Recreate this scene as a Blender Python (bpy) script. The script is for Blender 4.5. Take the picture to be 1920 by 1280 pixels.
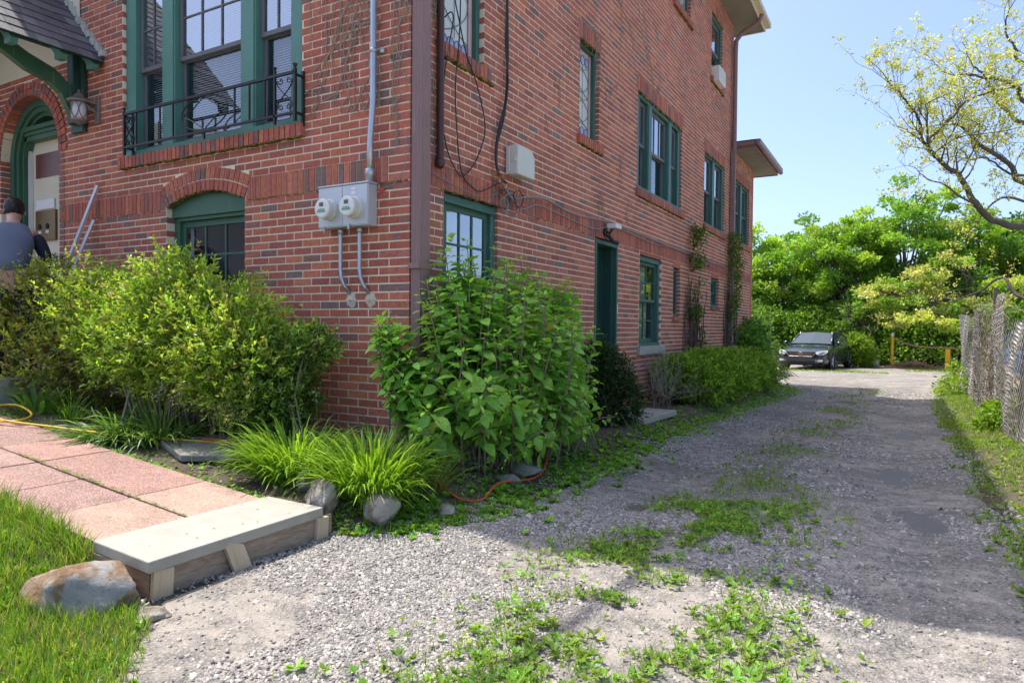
import bpy, bmesh, math, random
import numpy as np
from mathutils import Vector, Matrix, noise
from mathutils.geometry import tessellate_polygon
for o in list(bpy.data.objects): bpy.data.objects.remove(o)
SC = bpy.context.scene
R_ = math.radians
# ------------------------------------------------------------------ camera
W, H = 1920, 1280
FPX = 1273.4
PIT, ROL, YAW = R_(1.255), R_(.546), R_(-29.84)
CAM = Vector((3.3805, -4.2542, 1.6))
fw = Vector((math.sin(YAW)*math.cos(PIT), math.cos(YAW)*math.cos(PIT), -math.sin(PIT)))
rt = Vector((math.cos(YAW), -math.sin(YAW), 0)); up = rt.cross(fw)
r2 = rt*math.cos(ROL) + up*math.sin(ROL); u2 = up*math.cos(ROL) - rt*math.sin(ROL)
cd = bpy.data.cameras.new("camera"); cam = bpy.data.objects.new("camera", cd)
SC.collection.objects.link(cam)
cam.matrix_world = Matrix(((r2.x, u2.x, -fw.x, CAM.x), (r2.y, u2.y, -fw.y, CAM.y), (r2.z, u2.z, -fw.z, CAM.z), (0, 0, 0, 1)))
cd.sensor_width = 36; cd.lens = 36*FPX/W; cd.clip_start = .05; cd.clip_end = 800
SC.camera = cam
SC.render.resolution_x, SC.render.resolution_y = 1024, 682
# ------------------------------------------------------------------ light
SUN = Vector((3.36, -.27, -8.05)).normalized()          # direction the light travels
SUN_ELEV = math.asin(-SUN.z)
wd = bpy.data.worlds.new("World"); SC.world = wd; wd.use_nodes = True
nt = wd.node_tree; nt.nodes.clear()
sky = nt.nodes.new("ShaderNodeTexSky"); sky.sky_type = 'NISHITA'; sky.sun_disc = False
sky.sun_elevation = SUN_ELEV; sky.sun_rotation = math.atan2(-SUN.x, -SUN.y)
sky.air_density = .62; sky.dust_density = 3.3; sky.ozone_density = 3.8; sky.altitude = 0
bg = nt.nodes.new("ShaderNodeBackground"); bg.inputs[1].default_value = .15
wo = nt.nodes.new("ShaderNodeOutputWorld")
tn = nt.nodes.new("ShaderNodeMixRGB"); tn.blend_type = 'MULTIPLY'; tn.inputs[0].default_value = 1; tn.inputs[2].default_value = (1, 1, 1, 1)
nt.links.new(sky.outputs[0], tn.inputs[1]); nt.links.new(tn.outputs[0], bg.inputs[0]); nt.links.new(bg.outputs[0], wo.inputs[0])
ld = bpy.data.lights.new("sun", 'SUN'); ld.energy = 2.35; ld.angle = R_(.53); ld.color = (1, .95, .87)
sun = bpy.data.objects.new("sun", ld); SC.collection.objects.link(sun)
sun.rotation_euler = SUN.to_track_quat('-Z', 'Y').to_euler()
SC.view_settings.view_transform = 'Standard'; SC.view_settings.look = 'None'
SC.view_settings.exposure = 1.4; SC.view_settings.gamma = 1
# ------------------------------------------------------------------ helpers
def at(x, y, Y):
    d = fw + r2*((x-960)/FPX) - u2*((y-640)/FPX)
    return CAM + d*((Y-CAM.y)/d.y)
def tag(o, label=None, cat=None, group=None, kind=None):
    if label: o["label"] = label
    if cat: o["category"] = cat
    if group: o["group"] = group
    if kind: o["kind"] = kind
    return o
def empty(name, loc=(0, 0, 0), parent=None, rz=0):
    o = bpy.data.objects.new(name, None); SC.collection.objects.link(o)
    o.location = loc; o.rotation_euler = (0, 0, rz); o.empty_display_size = .2
    if parent: o.parent = parent
    return o
ID = lambda u, w, z: (u, w, z)
FR = lambda u, w, z: (u, w, z)        # front wall: u = x, w = depth into the wall
SD = lambda u, w, z: (-w, u, z)       # side wall: u = y
def mkmesh(name, V, F, mat=None, parent=None, smooth=False, cols=None, loc=None, attr=None):
    me = bpy.data.meshes.new(name)
    V = np.asarray(V, dtype=np.float32).reshape(-1, 3)
    if isinstance(F, np.ndarray):
        n, k = F.shape
        me.vertices.add(len(V)); me.vertices.foreach_set("co", V.ravel())
        me.loops.add(n*k); me.loops.foreach_set("vertex_index", F.astype(np.int32).ravel())
        me.polygons.add(n); me.polygons.foreach_set("loop_start", np.arange(0, n*k, k, dtype=np.int32))
        me.update(calc_edges=True)
    else:
        me.from_pydata([tuple(v) for v in V.tolist()], [], F); me.update()
    if smooth: me.polygons.foreach_set("use_smooth", np.ones(len(me.polygons), dtype=bool))
    if cols is not None:
        a = me.color_attributes.new("col", 'FLOAT_COLOR', 'POINT')
        c = np.ones((len(V), 4), dtype=np.float32); c[:, :3] = np.asarray(cols, dtype=np.float32)
        a.data.foreach_set("color", c.ravel())
    if mat: me.materials.append(mat)
    o = bpy.data.objects.new(name, me); SC.collection.objects.link(o)
    if loc is not None: o.location = loc
    if parent: o.parent = parent
    return o
class MB:
    def __init__(s, T=ID): s.V = []; s.F = []; s.C = []; s.T = T
    def add(s, vs, fs, col=(1, 1, 1)):
        b = len(s.V); s.V += [s.T(*v) for v in vs]; s.F += [tuple(b+i for i in f) for f in fs]; s.C += [col]*len(vs); return s
    def box(s, x0, x1, y0, y1, z0, z1, col=(1, 1, 1)):
        if x0 > x1: x0, x1 = x1, x0
        if y0 > y1: y0, y1 = y1, y0
        if z0 > z1: z0, z1 = z1, z0
        return s.add([(x0, y0, z0), (x1, y0, z0), (x1, y1, z0), (x0, y1, z0), (x0, y0, z1), (x1, y0, z1), (x1, y1, z1), (x0, y1, z1)],
                     [(0, 3, 2, 1), (4, 5, 6, 7), (0, 1, 5, 4), (1, 2, 6, 5), (2, 3, 7, 6), (3, 0, 4, 7)], col)
    def prism(s, poly, w0, w1, col=(1, 1, 1)):
        """polygon in (u,z), counter-clockwise, extruded from w0 (outer) to w1 (inner)"""
        n = len(poly); vs = [(u, w0, z) for u, z in poly] + [(u, w1, z) for u, z in poly]
        tr = tessellate_polygon([[Vector((u, z, 0)) for u, z in poly]])
        fs = []
        for t in tr:
            a, b, c = [Vector((poly[i][0], poly[i][1], 0)) for i in t]
            if (b-a).cross(c-a).z < 0: t = (t[0], t[2], t[1])
            fs.append(tuple(t)); fs.append(tuple(n+i for i in reversed(t)))
        A = sum(poly[i][0]*poly[(i+1) % n][1]-poly[(i+1) % n][0]*poly[i][1] for i in range(n))
        for i in range(n):
            j = (i+1) % n
            fs.append((i, n+i, n+j, j) if A > 0 else (j, n+j, n+i, i))
        return s.add(vs, fs, col)
    def tube(s, pts, r, n=6, col=(1, 1, 1), closed=False, cap=True):
        pts = [Vector(p) for p in pts]; m = len(pts); vs = []; fs = []
        rr = r if isinstance(r, (list, tuple)) else [r]*m
        prev = None
        for i, p in enumerate(pts):
            if closed: d = pts[(i+1) % m]-pts[i-1]
            else: d = pts[min(i+1, m-1)]-pts[max(i-1, 0)]
            if d.length < 1e-9: d = Vector((0, 0, 1))
            d.normalize()
            if prev is None: a = d.orthogonal().normalized()
            else:
                a = prev - d*prev.dot(d)
                a = a.normalized() if a.length > 1e-6 else d.orthogonal().normalized()
            prev = a; b = d.cross(a)
            for k in range(n):
                t = 2*math.pi*k/n; vs.append(tuple(p+(a*math.cos(t)+b*math.sin(t))*rr[i]))
        for i in range(m if closed else m-1):
            j = (i+1) % m
            for k in range(n):
                l = (k+1) % n; fs.append((i*n+k, i*n+l, j*n+l, j*n+k))
        if cap and not closed:
            fs.append(tuple(reversed(range(n)))); fs.append(tuple((m-1)*n+k for k in range(n)))
        return s.add(vs, fs, col)
    def lathe(s, c, prof, n=16, axis='z', col=(1, 1, 1)):
        """profile of (radius, height) turned about an axis through c"""
        vs = []; fs = []
        for (r, h) in prof:
            for k in range(n):
                t = 2*math.pi*k/n; a, b = r*math.cos(t), r*math.sin(t)
                v = (a, b, h) if axis == 'z' else ((h, a, b) if axis == 'x' else (b, h, a))
                vs.append((c[0]+v[0], c[1]+v[1], c[2]+v[2]))
        for i in range(len(prof)-1):
            for k in range(n):
                l = (k+1) % n; fs.append((i*n+k, i*n+l, (i+1)*n+l, (i+1)*n+k))
        fs.append(tuple(reversed(range(n)))); fs.append(tuple((len(prof)-1)*n+k for k in range(n)))
        return s.add(vs, fs, col)
    def build(s, name, mat, parent=None, smooth=False, bevel=0, loc=None, colour=False):
        o = mkmesh(name, s.V, s.F, mat, parent, smooth, s.C if colour else None)
        if loc is not None: o.location = loc
        if bevel:
            m = o.modifiers.new("bevel", 'BEVEL'); m.width = bevel; m.segments = 2; m.limit_method = 'ANGLE'
        return o
# ------------------------------------------------------------------ materials
def lin(r, g, b):
    f = lambda c: (c/255/12.92) if c <= 10 else ((c/255+.055)/1.055)**2.4
    return (f(r), f(g), f(b))
class NT:
    def __init__(s, name):
        s.m = bpy.data.materials.new(name); s.m.use_nodes = True; s.t = s.m.node_tree; s.t.nodes.clear()
        s.out = s.t.nodes.new("ShaderNodeOutputMaterial")
    def n(s, typ, **kw):
        nd = s.t.nodes.new("ShaderNode"+typ)
        for k, v in kw.items():
            if k.startswith("i_"):
                key = k[2:]
                if key.isdigit(): key = int(key)
                else: key = key.replace("_", " ")
                if isinstance(v, tuple) and len(v) == 2 and hasattr(v[0], "outputs"): s.t.links.new(v[0].outputs[v[1]], nd.inputs[key])
                elif hasattr(v, "outputs"): s.t.links.new(v.outputs[0], nd.inputs[key])
                else:
                    if isinstance(v, tuple) and len(v) == 3 and len(nd.inputs[key].default_value) == 4: v = (*v, 1)
                    nd.inputs[key].default_value = v
            else: setattr(nd, k, v)
        return nd
    def pos(s): return s.n("NewGeometry")
    def noise(s, scale, detail=4, rough=.6, src=None, dist=0):
        src = src or s.pos()
        return s.n("TexNoise", i_Vector=src, i_Scale=scale, i_Detail=detail, i_Roughness=rough, i_Distortion=dist)
    def ramp(s, fac, stops, interp='LINEAR'):
        r = s.n("ValToRGB", i_Fac=fac); r.color_ramp.interpolation = interp
        e = r.color_ramp.elements
        while len(e) < len(stops): e.new(.5)
        for k, (p, c) in zip(e, stops):
            k.position = p; k.color = (c, c, c, 1) if not isinstance(c, tuple) else (*c, 1)
        return r
    def mix(s, fac, a, b, mode='MIX'):
        m = s.n("MixRGB", blend_type=mode); 
        for i, v in enumerate((fac, a, b)):
            if hasattr(v, "outputs"): s.t.links.new(v.outputs[0], m.inputs[i])
            elif isinstance(v, tuple) and hasattr(v[0], "outputs"): s.t.links.new(v[0].outputs[v[1]], m.inputs[i])
            elif isinstance(v, tuple): m.inputs[i].default_value = (*v, 1)
            else: m.inputs[i].default_value = v if i == 0 else (v, v, v, 1)
        return m
    def math(s, op, a, b=0.0):
        m = s.n("Math", operation=op)
        for i, v in enumerate((a, b)):
            if hasattr(v, "outputs"): s.t.links.new(v.outputs[0], m.inputs[i])
            elif isinstance(v, tuple): s.t.links.new(v[0].outputs[v[1]], m.inputs[i])
            else: m.inputs[i].default_value = v
        return m
    def bump(s, h, strength=.3, dist=.01):
        return s.n("Bump", i_Height=h, i_Strength=strength, i_Distance=dist)
    def bsdf(s, col, rough=.8, nrm=None, metal=0, spec=.4, **kw):
        b = s.n("BsdfPrincipled", i_Roughness=rough, i_Metallic=metal)
        b.inputs["Specular IOR Level"].default_value = spec
        if hasattr(col, "outputs"): s.t.links.new(col.outputs[0], b.inputs[0])
        else: b.inputs[0].default_value = (*col, 1)
        if nrm: s.t.links.new(nrm.outputs[0], b.inputs["Normal"])
        for k, v in kw.items(): b.inputs[k.replace("_", " ")].default_value = v
        return b
    def done(s, sh):
        s.t.links.new(sh.outputs[0], s.out.inputs[0]); return s.m
def simple(name, col, rough=.7, metal=0, var=.25, scale=8, bump=.1, spec=.4, bd=.004):
    t = NT(name); n = t.noise(scale, 5, .65)
    c = t.mix(n, tuple(x*(1-var) for x in col), tuple(min(1, x*(1+var)) for x in col))
    return t.done(t.bsdf(c, rough, t.bump(t.noise(scale*6, 4), bump, bd), metal, spec))
def painted(name, col, wear=(.25, .22, .17)):
    t = NT(name); n = t.noise(5, 6, .7); g = t.pos()
    c = t.mix(n, tuple(x*.8 for x in col), tuple(x*1.2 for x in col))
    sp = t.n("Mapping", i_Vector=g, i_Scale=(40, 40, 4)); n2 = t.n("TexNoise", i_Vector=sp, i_Scale=1.0, i_Detail=5.0)
    c = t.mix(t.ramp(n2, [(.66, 0.), (.74, 1.)]), c, wear)
    return t.done(t.bsdf(c, .45, t.bump(n2, .15, .003), spec=.4))
def brick_mat():
    t = NT("brick"); a = t.n("Attribute", attribute_name="col")
    c = t.mix(1.0, a, t.ramp(t.noise(28, 5, .75), [(.25, .62), (.75, 1.35)]), 'MULTIPLY')
    # pale lime bloom in patches, with a shape of its own
    bl = t.math('MULTIPLY', t.ramp(t.noise(1.3, 4, .6), [(.52, 0.), (.7, 1.)]), t.ramp(t.noise(60, 3, .8), [(.5, 0.), (.75, .55)]))
    c = t.mix(bl, c, (.42, .35, .32))
    so = t.ramp(t.noise(.7, 6, .7), [(.3, .82), (.5, 1.), (.7, 1.1)])
    c = t.mix(1.0, c, so, 'MULTIPLY')
    mp = t.n("Mapping", i_Vector=t.pos(), i_Scale=(6, 6, .5)); st = t.n("TexNoise", i_Vector=mp, i_Scale=1.0, i_Detail=6.0, i_Roughness=.7)
    c = t.mix(t.ramp(st, [(.6, 0.), (.78, .35)]), c, (.16, .09, .075))
    ch = t.ramp(t.noise(55, 2, .5), [(.66, 1.), (.74, 0.)])
    return t.done(t.bsdf(c, .85, t.bump(t.math('ADD', t.math('MULTIPLY', t.noise(140, 4, .7), .4), ch), .5, .004), spec=.25))
def mortar_mat():
    t = NT("mortar"); c = t.mix(t.noise(3, 5, .7), (.68, .59, .44), (.88, .78, .60))
    c = t.mix(t.ramp(t.noise(22, 3, .7), [(.62, 0.), (.72, .7)]), c, (.2, .17, .13))
    return t.done(t.bsdf(c, .95, t.bump(t.noise(90, 4), .4, .004), spec=.1))
def leaf_mat(name, trans=.45, rough=.45, spec=.35):
    t = NT(name); a = t.n("Attribute", attribute_name="col")
    c = t.mix(1.0, a, t.ramp(t.noise(30, 2), [(.3, .8), (.7, 1.2)]), 'MULTIPLY')
    b = t.bsdf(c, rough, spec=spec)
    tc = t.mix(1.0, c, (1.35, 1.3, .5), 'MULTIPLY')
    tr = t.n("BsdfTranslucent", i_Color=tc)
    return t.done(t.n("MixShader", i_0=trans, i_1=b, i_2=tr))
def bark_mat(name, c1, c2):
    t = NT(name); g = t.pos(); mp = t.n("Mapping", i_Vector=g, i_Scale=(1, 1, .25))
    n = t.n("TexNoise", i_Vector=mp, i_Scale=30.0, i_Detail=6.0)
    return t.done(t.bsdf(t.mix(n, c1, c2), .9, t.bump(n, .6, .01), spec=.1))
def glass_mat(name, tint=(.85, .9, .95), base=.12):
    t = NT(name); fr = t.n("Fresnel", i_IOR=1.5)
    n = t.bump(t.noise(1.6, 2), .025, .05)
    gl = t.n("BsdfGlossy", i_Color=(.95, .97, 1), i_Roughness=.012); t.t.links.new(n.outputs[0], gl.inputs["Normal"])
    tr = t.n("BsdfTransparent", i_Color=tint)
    f = t.math('ADD', t.math('MULTIPLY', fr, 1.2), base)
    return t.done(t.n("MixShader", i_0=f, i_1=tr, i_2=gl))
def wood_mat(name, c1, c2, axis=(2, 25, 25), rough=.8, sc=1.0):
    t = NT(name); tc = t.n("TexCoord"); mp = t.n("Mapping", i_Vector=(tc, 3), i_Scale=axis)
    n = t.n("TexNoise", i_Vector=mp, i_Scale=2.2*sc, i_Detail=6.0, i_Roughness=.65, i_Distortion=1.2)
    c = t.mix(t.ramp(n, [(.3, 0.), (.7, 1.)]), c1, c2)
    return t.done(t.bsdf(c, rough, t.bump(n, .35, .004), spec=.2))
def attr_mat(name, rough=.8, spec=.3, bump=.3, bs=60, metal=0, var=.25):
    t = NT(name); a = t.n("Attribute", attribute_name="col")
    c = t.mix(1.0, a, t.ramp(t.noise(bs*.4, 5, .7), [(.25, 1-var), (.75, 1+var)]), 'MULTIPLY')
    return t.done(t.bsdf(c, rough, t.bump(t.noise(bs, 4, .7), bump, .006), metal, spec))
def ground_mat():
    t = NT("soil"); g = t.pos()
    c = t.mix(t.ramp(t.noise(2.2, 6, .7), [(.35, 0.), (.65, 1.)]), (.075, .055, .04), (.17, .135, .10))
    c = t.mix(t.ramp(t.noise(55, 4, .8), [(.5, 0.), (.7, .7)]), c, (.27, .23, .18))
    c = t.mix(t.ramp(t.noise(1.1, 5, .7), [(.52, 0.), (.68, .55)]), c, (.07, .11, .03))
    return t.done(t.bsdf(c, .95, t.bump(t.noise(45, 6, .75), .8, .03), spec=.1))
def gravel_mat():
    t = NT("gravel drive"); g = t.pos()
    n1 = t.noise(1.1, 5, .65); n2 = t.noise(9, 5, .7)
    dirt = t.mix(t.ramp(n2, [(.3, 0.), (.7, 1.)]), (.28, .245, .205), (.40, .355, .30))
    v = t.n("TexVoronoi", i_Vector=g, i_Scale=80.0); v.inputs["Randomness"].default_value = 1
    v2 = t.n("TexVoronoi", i_Vector=g, i_Scale=110.0)
    st = t.mix(t.n("SeparateColor", i_Color=(v, 1)), (.18, .175, .17), (.42, .395, .36))
    d1 = t.ramp((v, 0), [(0., 1.), (.6, .45)])
    st = t.mix(1.0, st, d1, 'MULTIPLY')
    fac = t.ramp(t.math('ADD', t.math('MULTIPLY', n1, .55), t.math('MULTIPLY', n2, .45)), [(.44, .85), (.58, .25)])
    c = t.mix(fac, dirt, st)
    h = t.math('ADD', t.math('MULTIPLY', (v, 0), -1.0), t.math('MULTIPLY', (v2, 0), -.5))
    h2 = t.math('MULTIPLY', h, fac)
    bp = t.bump(h2, .9, .012); bp2 = t.n("Bump", i_Height=t.noise(28, 6, .75), i_Strength=.5, i_Distance=.012)
    t.t.links.new(bp.outputs[0], bp2.inputs["Normal"])
    return t.done(t.bsdf(c, .9, bp2, spec=.15))
def rock_mat(name, c1, c2, c3, s=6):
    t = NT(name); tc = t.n("TexCoord"); src = t.n("Mapping", i_Vector=(tc, 3))
    n = t.noise(s, 6, .7, src); n2 = t.noise(s*.45, 3, .6, src)
    c = t.mix(t.ramp(n, [(.38, 0.), (.6, 1.)]), c1, c2); c = t.mix(t.ramp(n2, [(.5, 0.), (.56, 1.)]), c, c3); c = t.mix(t.ramp(t.noise(s*5, 4, .8, src), [(.55, 0.), (.7, .6)]), c, (.1, .09, .08))
    return t.done(t.bsdf(c, .85, t.bump(t.noise(s*2.5, 8, .8, src), 1., .03), spec=.2))
def tile_mat():
    t = NT("pink concrete paver"); g = t.pos(); a = t.n("Attribute", attribute_name="col")
    v = t.n("TexVoronoi", i_Vector=g, i_Scale=190.0)
    c = t.mix(1.0, a, t.ramp(t.noise(4, 6, .75), [(.3, .68), (.7, 1.15)]), 'MULTIPLY')
    c = t.mix(t.ramp(t.noise(11, 5, .8), [(.6, 0.), (.72, .4)]), c, (.20, .16, .13))
    c = t.mix(t.ramp(t.n("SeparateColor", i_Color=(v, 1)), [(.6, 0.), (.95, .55)]), c, (.62, .52, .46))
    c = t.mix(t.ramp(t.noise(1.7, 5), [(.6, 0.), (.75, .4)]), c, (.5, .42, .36))
    return t.done(t.bsdf(c, .9, t.bump(t.noise(160, 3), .6, .004), spec=.15))
M = dict(
    brick=brick_mat(), mortar=mortar_mat(), soil=ground_mat(), gravel=gravel_mat(), tile=tile_mat(),
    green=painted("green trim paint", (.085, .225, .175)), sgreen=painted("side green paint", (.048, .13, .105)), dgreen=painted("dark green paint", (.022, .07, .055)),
    mgreen=painted("mid green paint", (.045, .125, .07)), tgreen=painted("dark teal paint", (.035, .105, .085)),
    sash=simple("grey sash", (.13, .13, .14), .5), iron=simple("black iron", (.022, .021, .022), .45, .3, spec=.5),
    glass=glass_mat("window glass", base=.10), glass_hi=glass_mat("upper glass", base=.35), dark=simple("dark room", (.02, .02, .025), .9),
    blind=simple("pale blind", (.78, .78, .76), .6, bump=0), curtain=simple("pale curtain", (.55, .56, .58), .8),
    cream=simple("cream paint", (.66, .60, .45), .6, var=.12, scale=3), white=simple("white plastic", (.72, .72, .70), .4, var=.06),
    offwhite=simple("aged white plastic", (.62, .62, .57), .45, var=.12, scale=4),
    grey=simple("grey enamel", (.52, .55, .58), .4, .2, var=.1, scale=4), zinc=simple("galvanised pipe", (.45, .48, .52), .35, .75, var=.15),
    brown=painted("brown gutter metal", (.25, .155, .145), (.34, .25, .24)), dbrown=simple("dark brown metal", (.09, .045, .04), .4, .3),
    soffit=simple("weathered soffit", (.24, .22, .17), .8, scale=3, var=.35), fascia=simple("cream fascia", (.62, .54, .40), .6, var=.15, scale=3),
    bronze=simple("bronze panel", (.16, .10, .035), .4, .5), paper=simple("paper", (.75, .75, .74), .8, var=.03),
    slate=attr_mat("slate", .6, .35, .5, 70), stone=simple("cast stone", (.40, .38, .34), .9, scale=12, bump=.4),
    bluestone=simple("grey bluestone", (.36, .335, .28), .85, var=.25, scale=7, bump=.5, bd=.003),
    ply=wood_mat("plywood", (.22, .165, .12), (.42, .33, .25), (3, 3, 16), .85, 1.2), stake=wood_mat("pale lumber", (.44, .34, .22), (.60, .48, .34), (30, 30, 2.5)),
    cable=simple("black cable", (.03, .028, .03), .5), gcable=simple("grey cable", (.25, .25, .25), .6),
    moss=attr_mat("moss", .95, .05, .8, 90), leaf=leaf_mat("leaf"), hleaf=leaf_mat("broad leaf", .42, .42, .4), blade=leaf_mat("blade", .4, .4, .35),
    pebble=attr_mat("stone chips", .85, .25, .4, 150, var=.2), bark=bark_mat("bark", (.06, .05, .045), (.17, .145, .125)),
    lbark=bark_mat("pale stem", (.16, .13, .09), (.34, .28, .2)), vine=bark_mat("dead vine", (.20, .17, .13), (.42, .37, .30)),
    brickwall=simple("plain red brick", (.40, .13, .09), .9, scale=20), lot=simple("pale lot gravel", (.50, .46, .40), .95, var=.2, scale=12, bump=.6, bd=.02), road=simple("pale road", (.42, .40, .37), .9, var=.15, scale=6),
    rock=rock_mat("boulder", (.30, .18, .10), (.52, .39, .27), (.48, .46, .43), 9), rock2=rock_mat("grey field stone", (.24, .20, .16), (.50, .44, .36), (.56, .50, .42), 12),
    flag=rock_mat("flagstone", (.24, .235, .21), (.36, .35, .31), (.28, .27, .22), 5),
    yellow=simple("yellow post", (.75, .40, .02), .5, var=.15), red=simple("red cord", (.55, .07, .03), .5, var=.1), ycord=simple("yellow cord", (.68, .42, .03), .5, var=.1),
    wire=simple("galvanised wire", (.20, .19, .18), .5, .5), rope=simple("rope", (.34, .23, .13), .9),
    alu=simple("white aluminium", (.70, .71, .73), .35, .2, var=.05), leaded=simple("leaded pale glass", (.62, .66, .62), .18, var=.1, scale=2, bump=.15, spec=.6),
    lead=simple("lead came", (.12, .13, .14), .5, .4), bluegl=simple("lilac glass", (.33, .38, .62), .2, spec=.6), pinkgl=simple("pink glass", (.62, .42, .42), .25, spec=.6),
    lamp=simple("frosted lamp glass", (.62, .58, .56), .3), copper=simple("aged lantern metal", (.25, .21, .19), .5, .3),
)
# ------------------------------------------------------------------ terrain
RG = np.random.default_rng(7); random.seed(7)
_tab = np.random.default_rng(3).random((256, 256))
def vn(x, y):
    x = np.asarray(x, float); y = np.asarray(y, float)
    xi = np.floor(x).astype(int); yi = np.floor(y).astype(int); fx = x-xi; fy = y-yi
    fx = fx*fx*(3-2*fx); fy = fy*fy*(3-2*fy)
    a = _tab[xi & 255, yi & 255]; b = _tab[(xi+1) & 255, yi & 255]; c = _tab[xi & 255, (yi+1) & 255]; d = _tab[(xi+1) & 255, (yi+1) & 255]
    return (a*(1-fx)+b*fx)*(1-fy)+(c*(1-fx)+d*fx)*fy
def fbm(x, y, s=1., o=4):
    v = 0; a = .5; t = 0
    for i in range(o):
        v = v+a*vn(np.asarray(x)*s+i*17.3, np.asarray(y)*s+i*9.1); t += a; a *= .5; s *= 2.03
    return v/t-.5
def sm(t): t = np.clip(t, 0, 1); return t*t*(3-2*t)
def drv(y): return np.interp(y, [-8, 0, 10, 24, 30, 60], [.40, .37, .24, .04, 0, -.5])
def xe(y): return np.interp(y, [-9, -4, -3, -2.62, -2.45, -1.4, -1.2, -.7, 0, 5, 10, 12.8, 14, 16, 18], [1.3, 1.10, .94, .74, .50, .50, .78, 1.02, 1.1, 1.0, 1.28, 1.2, .9, -1., -7.])
def xr(y): return np.interp(y, [-9, -3, 0, 10, 15, 20, 28], [4.5, 4.2, 4.02, 4.02, 4.25, 4.8, 5.3])
YEND = 28.6
PUDS = ((3.45, 5.6, .26, .42), (3.32, 2.55, .20, .5), (3.62, .95, .20, .34), (1.75, .35, .16, .20))
def hz(x, y):
    x = np.asarray(x, float); y = np.asarray(y, float)
    d = drv(y); t = np.where(y < -2.42, .42, xe(y))-x
    k = sm((14.5-y)/2.)
    r = (.14*sm(t/np.where(y < -2.42, .75, .45))+.088*np.clip(-x, 0, 8)*sm((4-y)/3))*k
    u = .025*fbm(x, y, .9)+.012*fbm(x, y, 4.)
    u = u*np.where((x < .1) & (y < -1.4) & (y > -2.5), .2, 1)
    # ruts and crown of the drive
    q = np.clip((x-xe(y))/(xr(y)-xe(y)), 0, 1)
    ins = ((x > xe(y)) & (x < xr(y)) & (y < 14))
    rut = -.035*np.exp(-((q-.25)/.12)**2)-.035*np.exp(-((q-.80)/.12)**2)
    for (px_, py_, a_, b_) in PUDS: rut = rut-.028*np.exp(-(((x-px_)/a_)**2+((y-py_)/b_)**2))
    e = np.where(x > xr(y), .04*sm((x-xr(y))/.4), 0)
    return d+r+u+np.where(ins, rut, 0)+e
def hs(x, y): return float(hz(x, y))
def indrive(x, y, m=0.): return (x > xe(y)+m) & (x < xr(y)-m) & (y < YEND-m)
def axis(pts):
    out = []
    for (a, b, s) in pts: out += list(np.arange(a, b-1e-6, s))
    return np.array(out+[pts[-1][1]])
gx = axis([(-90, -30, 6), (-30, -8, 1.), (-8, 6.5, .07), (6.5, 20, .5), (20, 90, 5)])
gy = axis([(-60, -20, 5), (-20, -5, .5), (-5, 9, .07), (9, 32, .2), (32, 60, 2), (60, 220, 10)])
X, Y = np.meshgrid(gx, gy); Z = hz(X, Y)
inn = (X > xe(Y)+.12) & (X < xr(Y)-.12) & (Y < YEND-.2) & (Y > -8.8)
Z = Z-.05*inn-.035*((X < .02) & (X > -6) & (Y > -2.4) & (Y < -1.48)) - .12*((X > .1)&(X < .5)&(Y>-2.38)&(Y<-1.48))
Z = Z-.35*((X < -.1) & (X > -30) & (Y > .1) & (Y < 13.9))
def grid(name, X, Y, Z, mat, kind='structure', smooth=True):
    a, b = X.shape; idx = np.arange(a*b).reshape(a, b)
    F = np.stack([idx[:-1, :-1].ravel(), idx[:-1, 1:].ravel(), idx[1:, 1:].ravel(), idx[1:, :-1].ravel()], 1)
    o = mkmesh(name, np.stack([X.ravel(), Y.ravel(), Z.ravel()], 1), F, mat, None, smooth); tag(o, kind=kind); return o
tag(grid("ground", X, Y, Z, M['soil']), "brown garden soil and rough ground around the drive and house", "ground")
v = axis([(-9, -5, .3), (-5, 8, .045), (8, YEND, .12)]); q = np.linspace(0, 1, 110)
Q, Y = np.meshgrid(q, v)
e1 = .10*fbm(Y*0+3, Y, 1.6)+.07*fbm(Y*0+8, Y, 7); e2 = .10*fbm(Y*0+5, Y, 1.6)+.06*fbm(Y*0+9, Y, 7)
L_ = xe(Y)+e1*np.where((Y > -2.5) & (Y < -1.3), .15, 1); X = L_+(xr(Y)+e2-L_)*Q
Z = hz(X, Y)+.006+.010*fbm(X, Y, 12.)*1.0+.004*fbm(X, Y, 40.)
edge = np.minimum(Q, 1-Q); Z = Z-.03*(1-sm(edge/.03))
tag(grid("gravel_drive", X, Y, Z, M['gravel']), "grey gravel drive running beside the brick house", "drive")
X, Y = np.meshgrid(axis([(5.6, 14, .25), (14, 60, 3)]), axis([(-16, 30, .25)])); Z = hz(X, Y)+.012+.012*fbm(X, Y, 3.)
tag(grid("gravel_lot", X, Y, Z, M['lot']), "pale gravel lot beyond the wire fence", "gravel lot")
X, Y = np.meshgrid(axis([(-60, 60, 1.5)]), axis([(-17, -9.2, .3)])); Z = hz(X, Y)+.015
tag(grid("road", X, Y, Z, M['road']), "pale worn road in front of the house", "road")
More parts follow.
